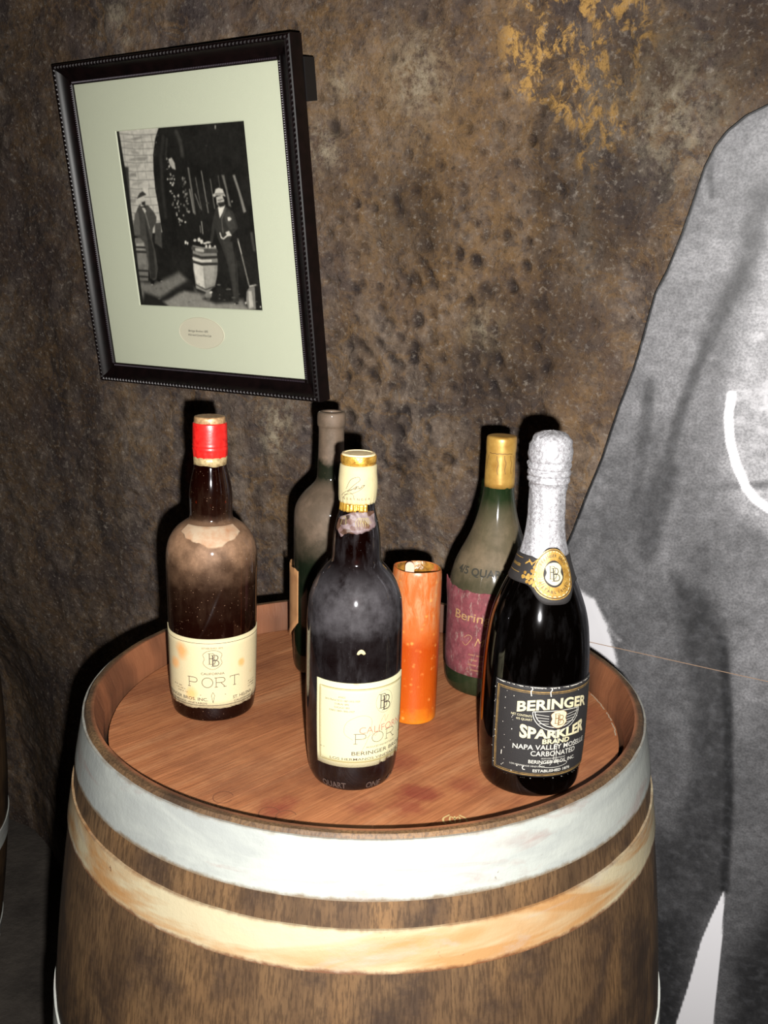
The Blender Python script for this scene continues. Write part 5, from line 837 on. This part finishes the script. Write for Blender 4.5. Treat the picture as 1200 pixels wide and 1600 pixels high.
# ================================================================== STANDEE: life-size grey photo of a person in a coat, cut out of board
M4 = Matrix((UW, VW, NW)).transposed().to_4x4(); M4.translation = OW + NW * .022
ST = empty('cutout_standee', 'life-size grey cutout photo of a person in a coat, against the right wall', 'cutout', M4)
OL = np.array([(329,577),(298,566),(267,552),(244,541),(225,525),(213,509),(203,486),(194,450),(184,412),(169,366),(157,339),(147,288),(137,243),(121,191),(104,125),(86,70),(67,9),(52,-33),(44,-102),(40,-174),(46,-364),(55,-718)], float) / 1000      # left outline, top to bottom (u, v)
UC = .46                                                             # centre line of the printed figure
head = [(.425, .925), (.385, .905), (.362, .86), (.356, .80), (.366, .74), (.390, .69), (.405, .655), (.400, .625), (.372, .600)]
L = np.array(head + [tuple(q) for q in OL if q[1] < .59] + [(.060, -.94)]); L[-2] = (.056, -.72)
o_ = np.argsort(L[:, 1]); zv, zu = L[o_, 1], L[o_, 0]
vvv = np.concatenate([np.arange(-.94, -.78, .01), np.arange(-.78, .60, .0021), np.arange(.60, .925, .01), [.925]]); NV = len(vvv)
ss = np.concatenate([np.arange(0, .5, .0026), np.linspace(.5, 1, 40)]); NU = len(ss); lu = np.interp(vvv, zv, zu)
lu = lu + .0009 * fbm(vvv, vvv * 0, 45, 3, 91)
X = (lu[:, None] + (2 * (UC - lu))[:, None] * ss[None]).ravel(); Y = np.repeat(vvv, NU)
XP = np.where(X > UC, 2 * UC - X, X) * 1000; YP = Y * 1000
coat = [('p',[(31,570),(440,643),(533,31),(61,-51)],124,60),('p',[(234,535),(286,560),(344,459),(262,358),(218,233),(202,149),(138,125),(154,244),(192,401)],138,45),('p',[(279,431),(272,336),(251,203),(279,74),(353,17),(361,319)],182,40),('p',[(2,7),(208,64),(541,-16),(644,-696),(16,-1007)],100,70),('p',[(77,-10),(150,186),(198,199),(245,104),(232,-21),(135,-95)],112,50),('p',[(260,28),(336,40),(375,-176),(309,-240),(284,-57)],125,60),('l',[(269,452),(265,409),(259,365),(239,329),(225,288)],26,98,22),('l',[(258,373),(239,320),(214,248),(200,193),(187,117),(173,42)],13,82,10),('l',[(188,114),(176,60),(168,5)],34,76,20),('l',[(160,228),(156,134),(151,65),(144,10)],14,88,10),('l',[(211,498),(210,477),(215,455)],7,95,5),('l',[(238,494),(227,459)],16,128,10),('l',[(231,100),(313,115)],9,112,8),('l',[(75,100),(121,123),(155,127)],12,105,12),('p',[(100,49),(146,73),(166,-32),(116,-70)],96,30),('p',[(207,-25),(254,-44),(284,-103),(306,-291),(318,-490),(289,-566),(272,-765),(238,-780),(212,-424),(255,-347),(252,-205)],66,26),('l',[(278,-104),(294,-195),(309,-341),(317,-488)],12,44,8),('p',[(67,-188),(140,-172),(235,-260),(247,-413),(192,-409)],94,40),('p',[(344,-601),(397,-449),(493,-771),(358,-838)],52,45),('p',[(213,-560),(260,-565),(268,-779),(222,-826)],50,30),('p',[(65,-55),(103,-77),(127,-111),(142,-162),(146,-181),(113,-168),(78,-130)],212,9),('l',[(103,-81),(123,-121),(138,-163)],9,215,6),('l',[(130,-120),(145,-132)],6,150,4),('p',[(318,-486),(323,-587),(323,-657),(325,-729),(331,-903),(233,-981),(271,-752),(283,-674),(294,-587),(305,-537)],232,1.5),('l',[(259,222),(258,196),(263,164),(273,136),(287,109),(300,94),(316,84),(335,78),(359,94)],11,236,2),('l',[(330,577),(299,566),(268,552),(245,541),(226,525),(214,509),(204,486),(195,450),(185,412),(170,366),(158,339),(148,288),(138,243),(122,191),(105,125),(87,70),(68,9),(53,-33),(45,-102),(41,-174),(47,-364),(56,-718)],3,12,1.5)]  # last stroke: black outline painting the shadow gap between board and wall
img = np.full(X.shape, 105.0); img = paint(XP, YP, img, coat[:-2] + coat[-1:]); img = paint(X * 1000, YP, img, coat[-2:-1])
img = np.where((Y > .58), 120 + 20 * fbm(X, Y, 8, 3, 99), img)
wt_ = img > 205; img0 = img
img = np.clip(img * (1 + .34 * fbm(X, Y, 26, 4, 95, .6)) + 46 * fbm(X, Y, 105, 3, 96, .7) * (.35 + img / 190), 14, 246); img = np.where(wt_, img0 + 6 * fbm(X, Y, 40, 2, 98), img); img = np.where(img0 > 228, 250, img)
front = np.stack([X, Y, np.zeros_like(X)], 1)
ii = (np.arange(NV - 1)[:, None] * NU + np.arange(NU - 1)[None]).ravel()
qf = np.stack([ii, ii + 1, ii + NU + 1, ii + NU], 1).tolist()
g = G('grey_halftone_print'); c = g.attr('print').outputs['Color']; o = g.obj(); n = g.noise(o, 330, 3, .6); n2 = g.noise(o, 70, 5, .6)
dk = g.ramp(g.n('SeparateColor', {0: c}).outputs[0], [(.45, 1.0), (.6, 0.0)])
c = g.mix(g.math('MULTIPLY', g.ramp(n, [(.36, .42), (.62, 0.0)]), dk), c, (.02, .02, .024, 1)); c = g.mix(g.math('MULTIPLY', g.ramp(n2, [(.5, 0.0), (.75, .10)]), dk), c, (.4, .4, .43, 1))
g.pbr(Base_Color=c, Roughness=.5, Specular_IOR_Level=.3)
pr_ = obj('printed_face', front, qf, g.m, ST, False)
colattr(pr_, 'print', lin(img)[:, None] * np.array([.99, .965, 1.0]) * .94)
edge = [(lu[i], vvv[i]) for i in range(0, NV, 3)] + [(2 * UC - lu[i], vvv[i]) for i in range(NV - 1, -1, -3)]
k_ = len(edge); v = [(a, b, -.0004) for a, b in edge] + [(a, b, -.0064) for a, b in edge]
obj('foam_board', v, [tuple(range(k_)), tuple(range(k_, 2 * k_))] + [(i, (i + 1) % k_, k_ + (i + 1) % k_, k_ + i) for i in range(k_)], plain('black_board_edge', rgb(16, 14, 14), .9), ST, False)
gs = Geo(); v_, f_ = stroke([(-.02 + .92 * k / 40, -.1335 - .0325 * (k / 40 * .92 + .12) - .0016) for k in range(41)], .0011)
sm = [q_ for q_ in v_]; us = [float(np.interp(b, vvv, lu)) for a, b in sm]
v2 = [(min(max(a, u_ + .002), 2 * UC - u_ - .002), b, .0006) for (a, b), u_ in zip(sm, us)]
gs.add((v2, f_)); gs.build('board_seam', plain('tan_seam_edge', rgb(196, 160, 132, .6), .7), ST)
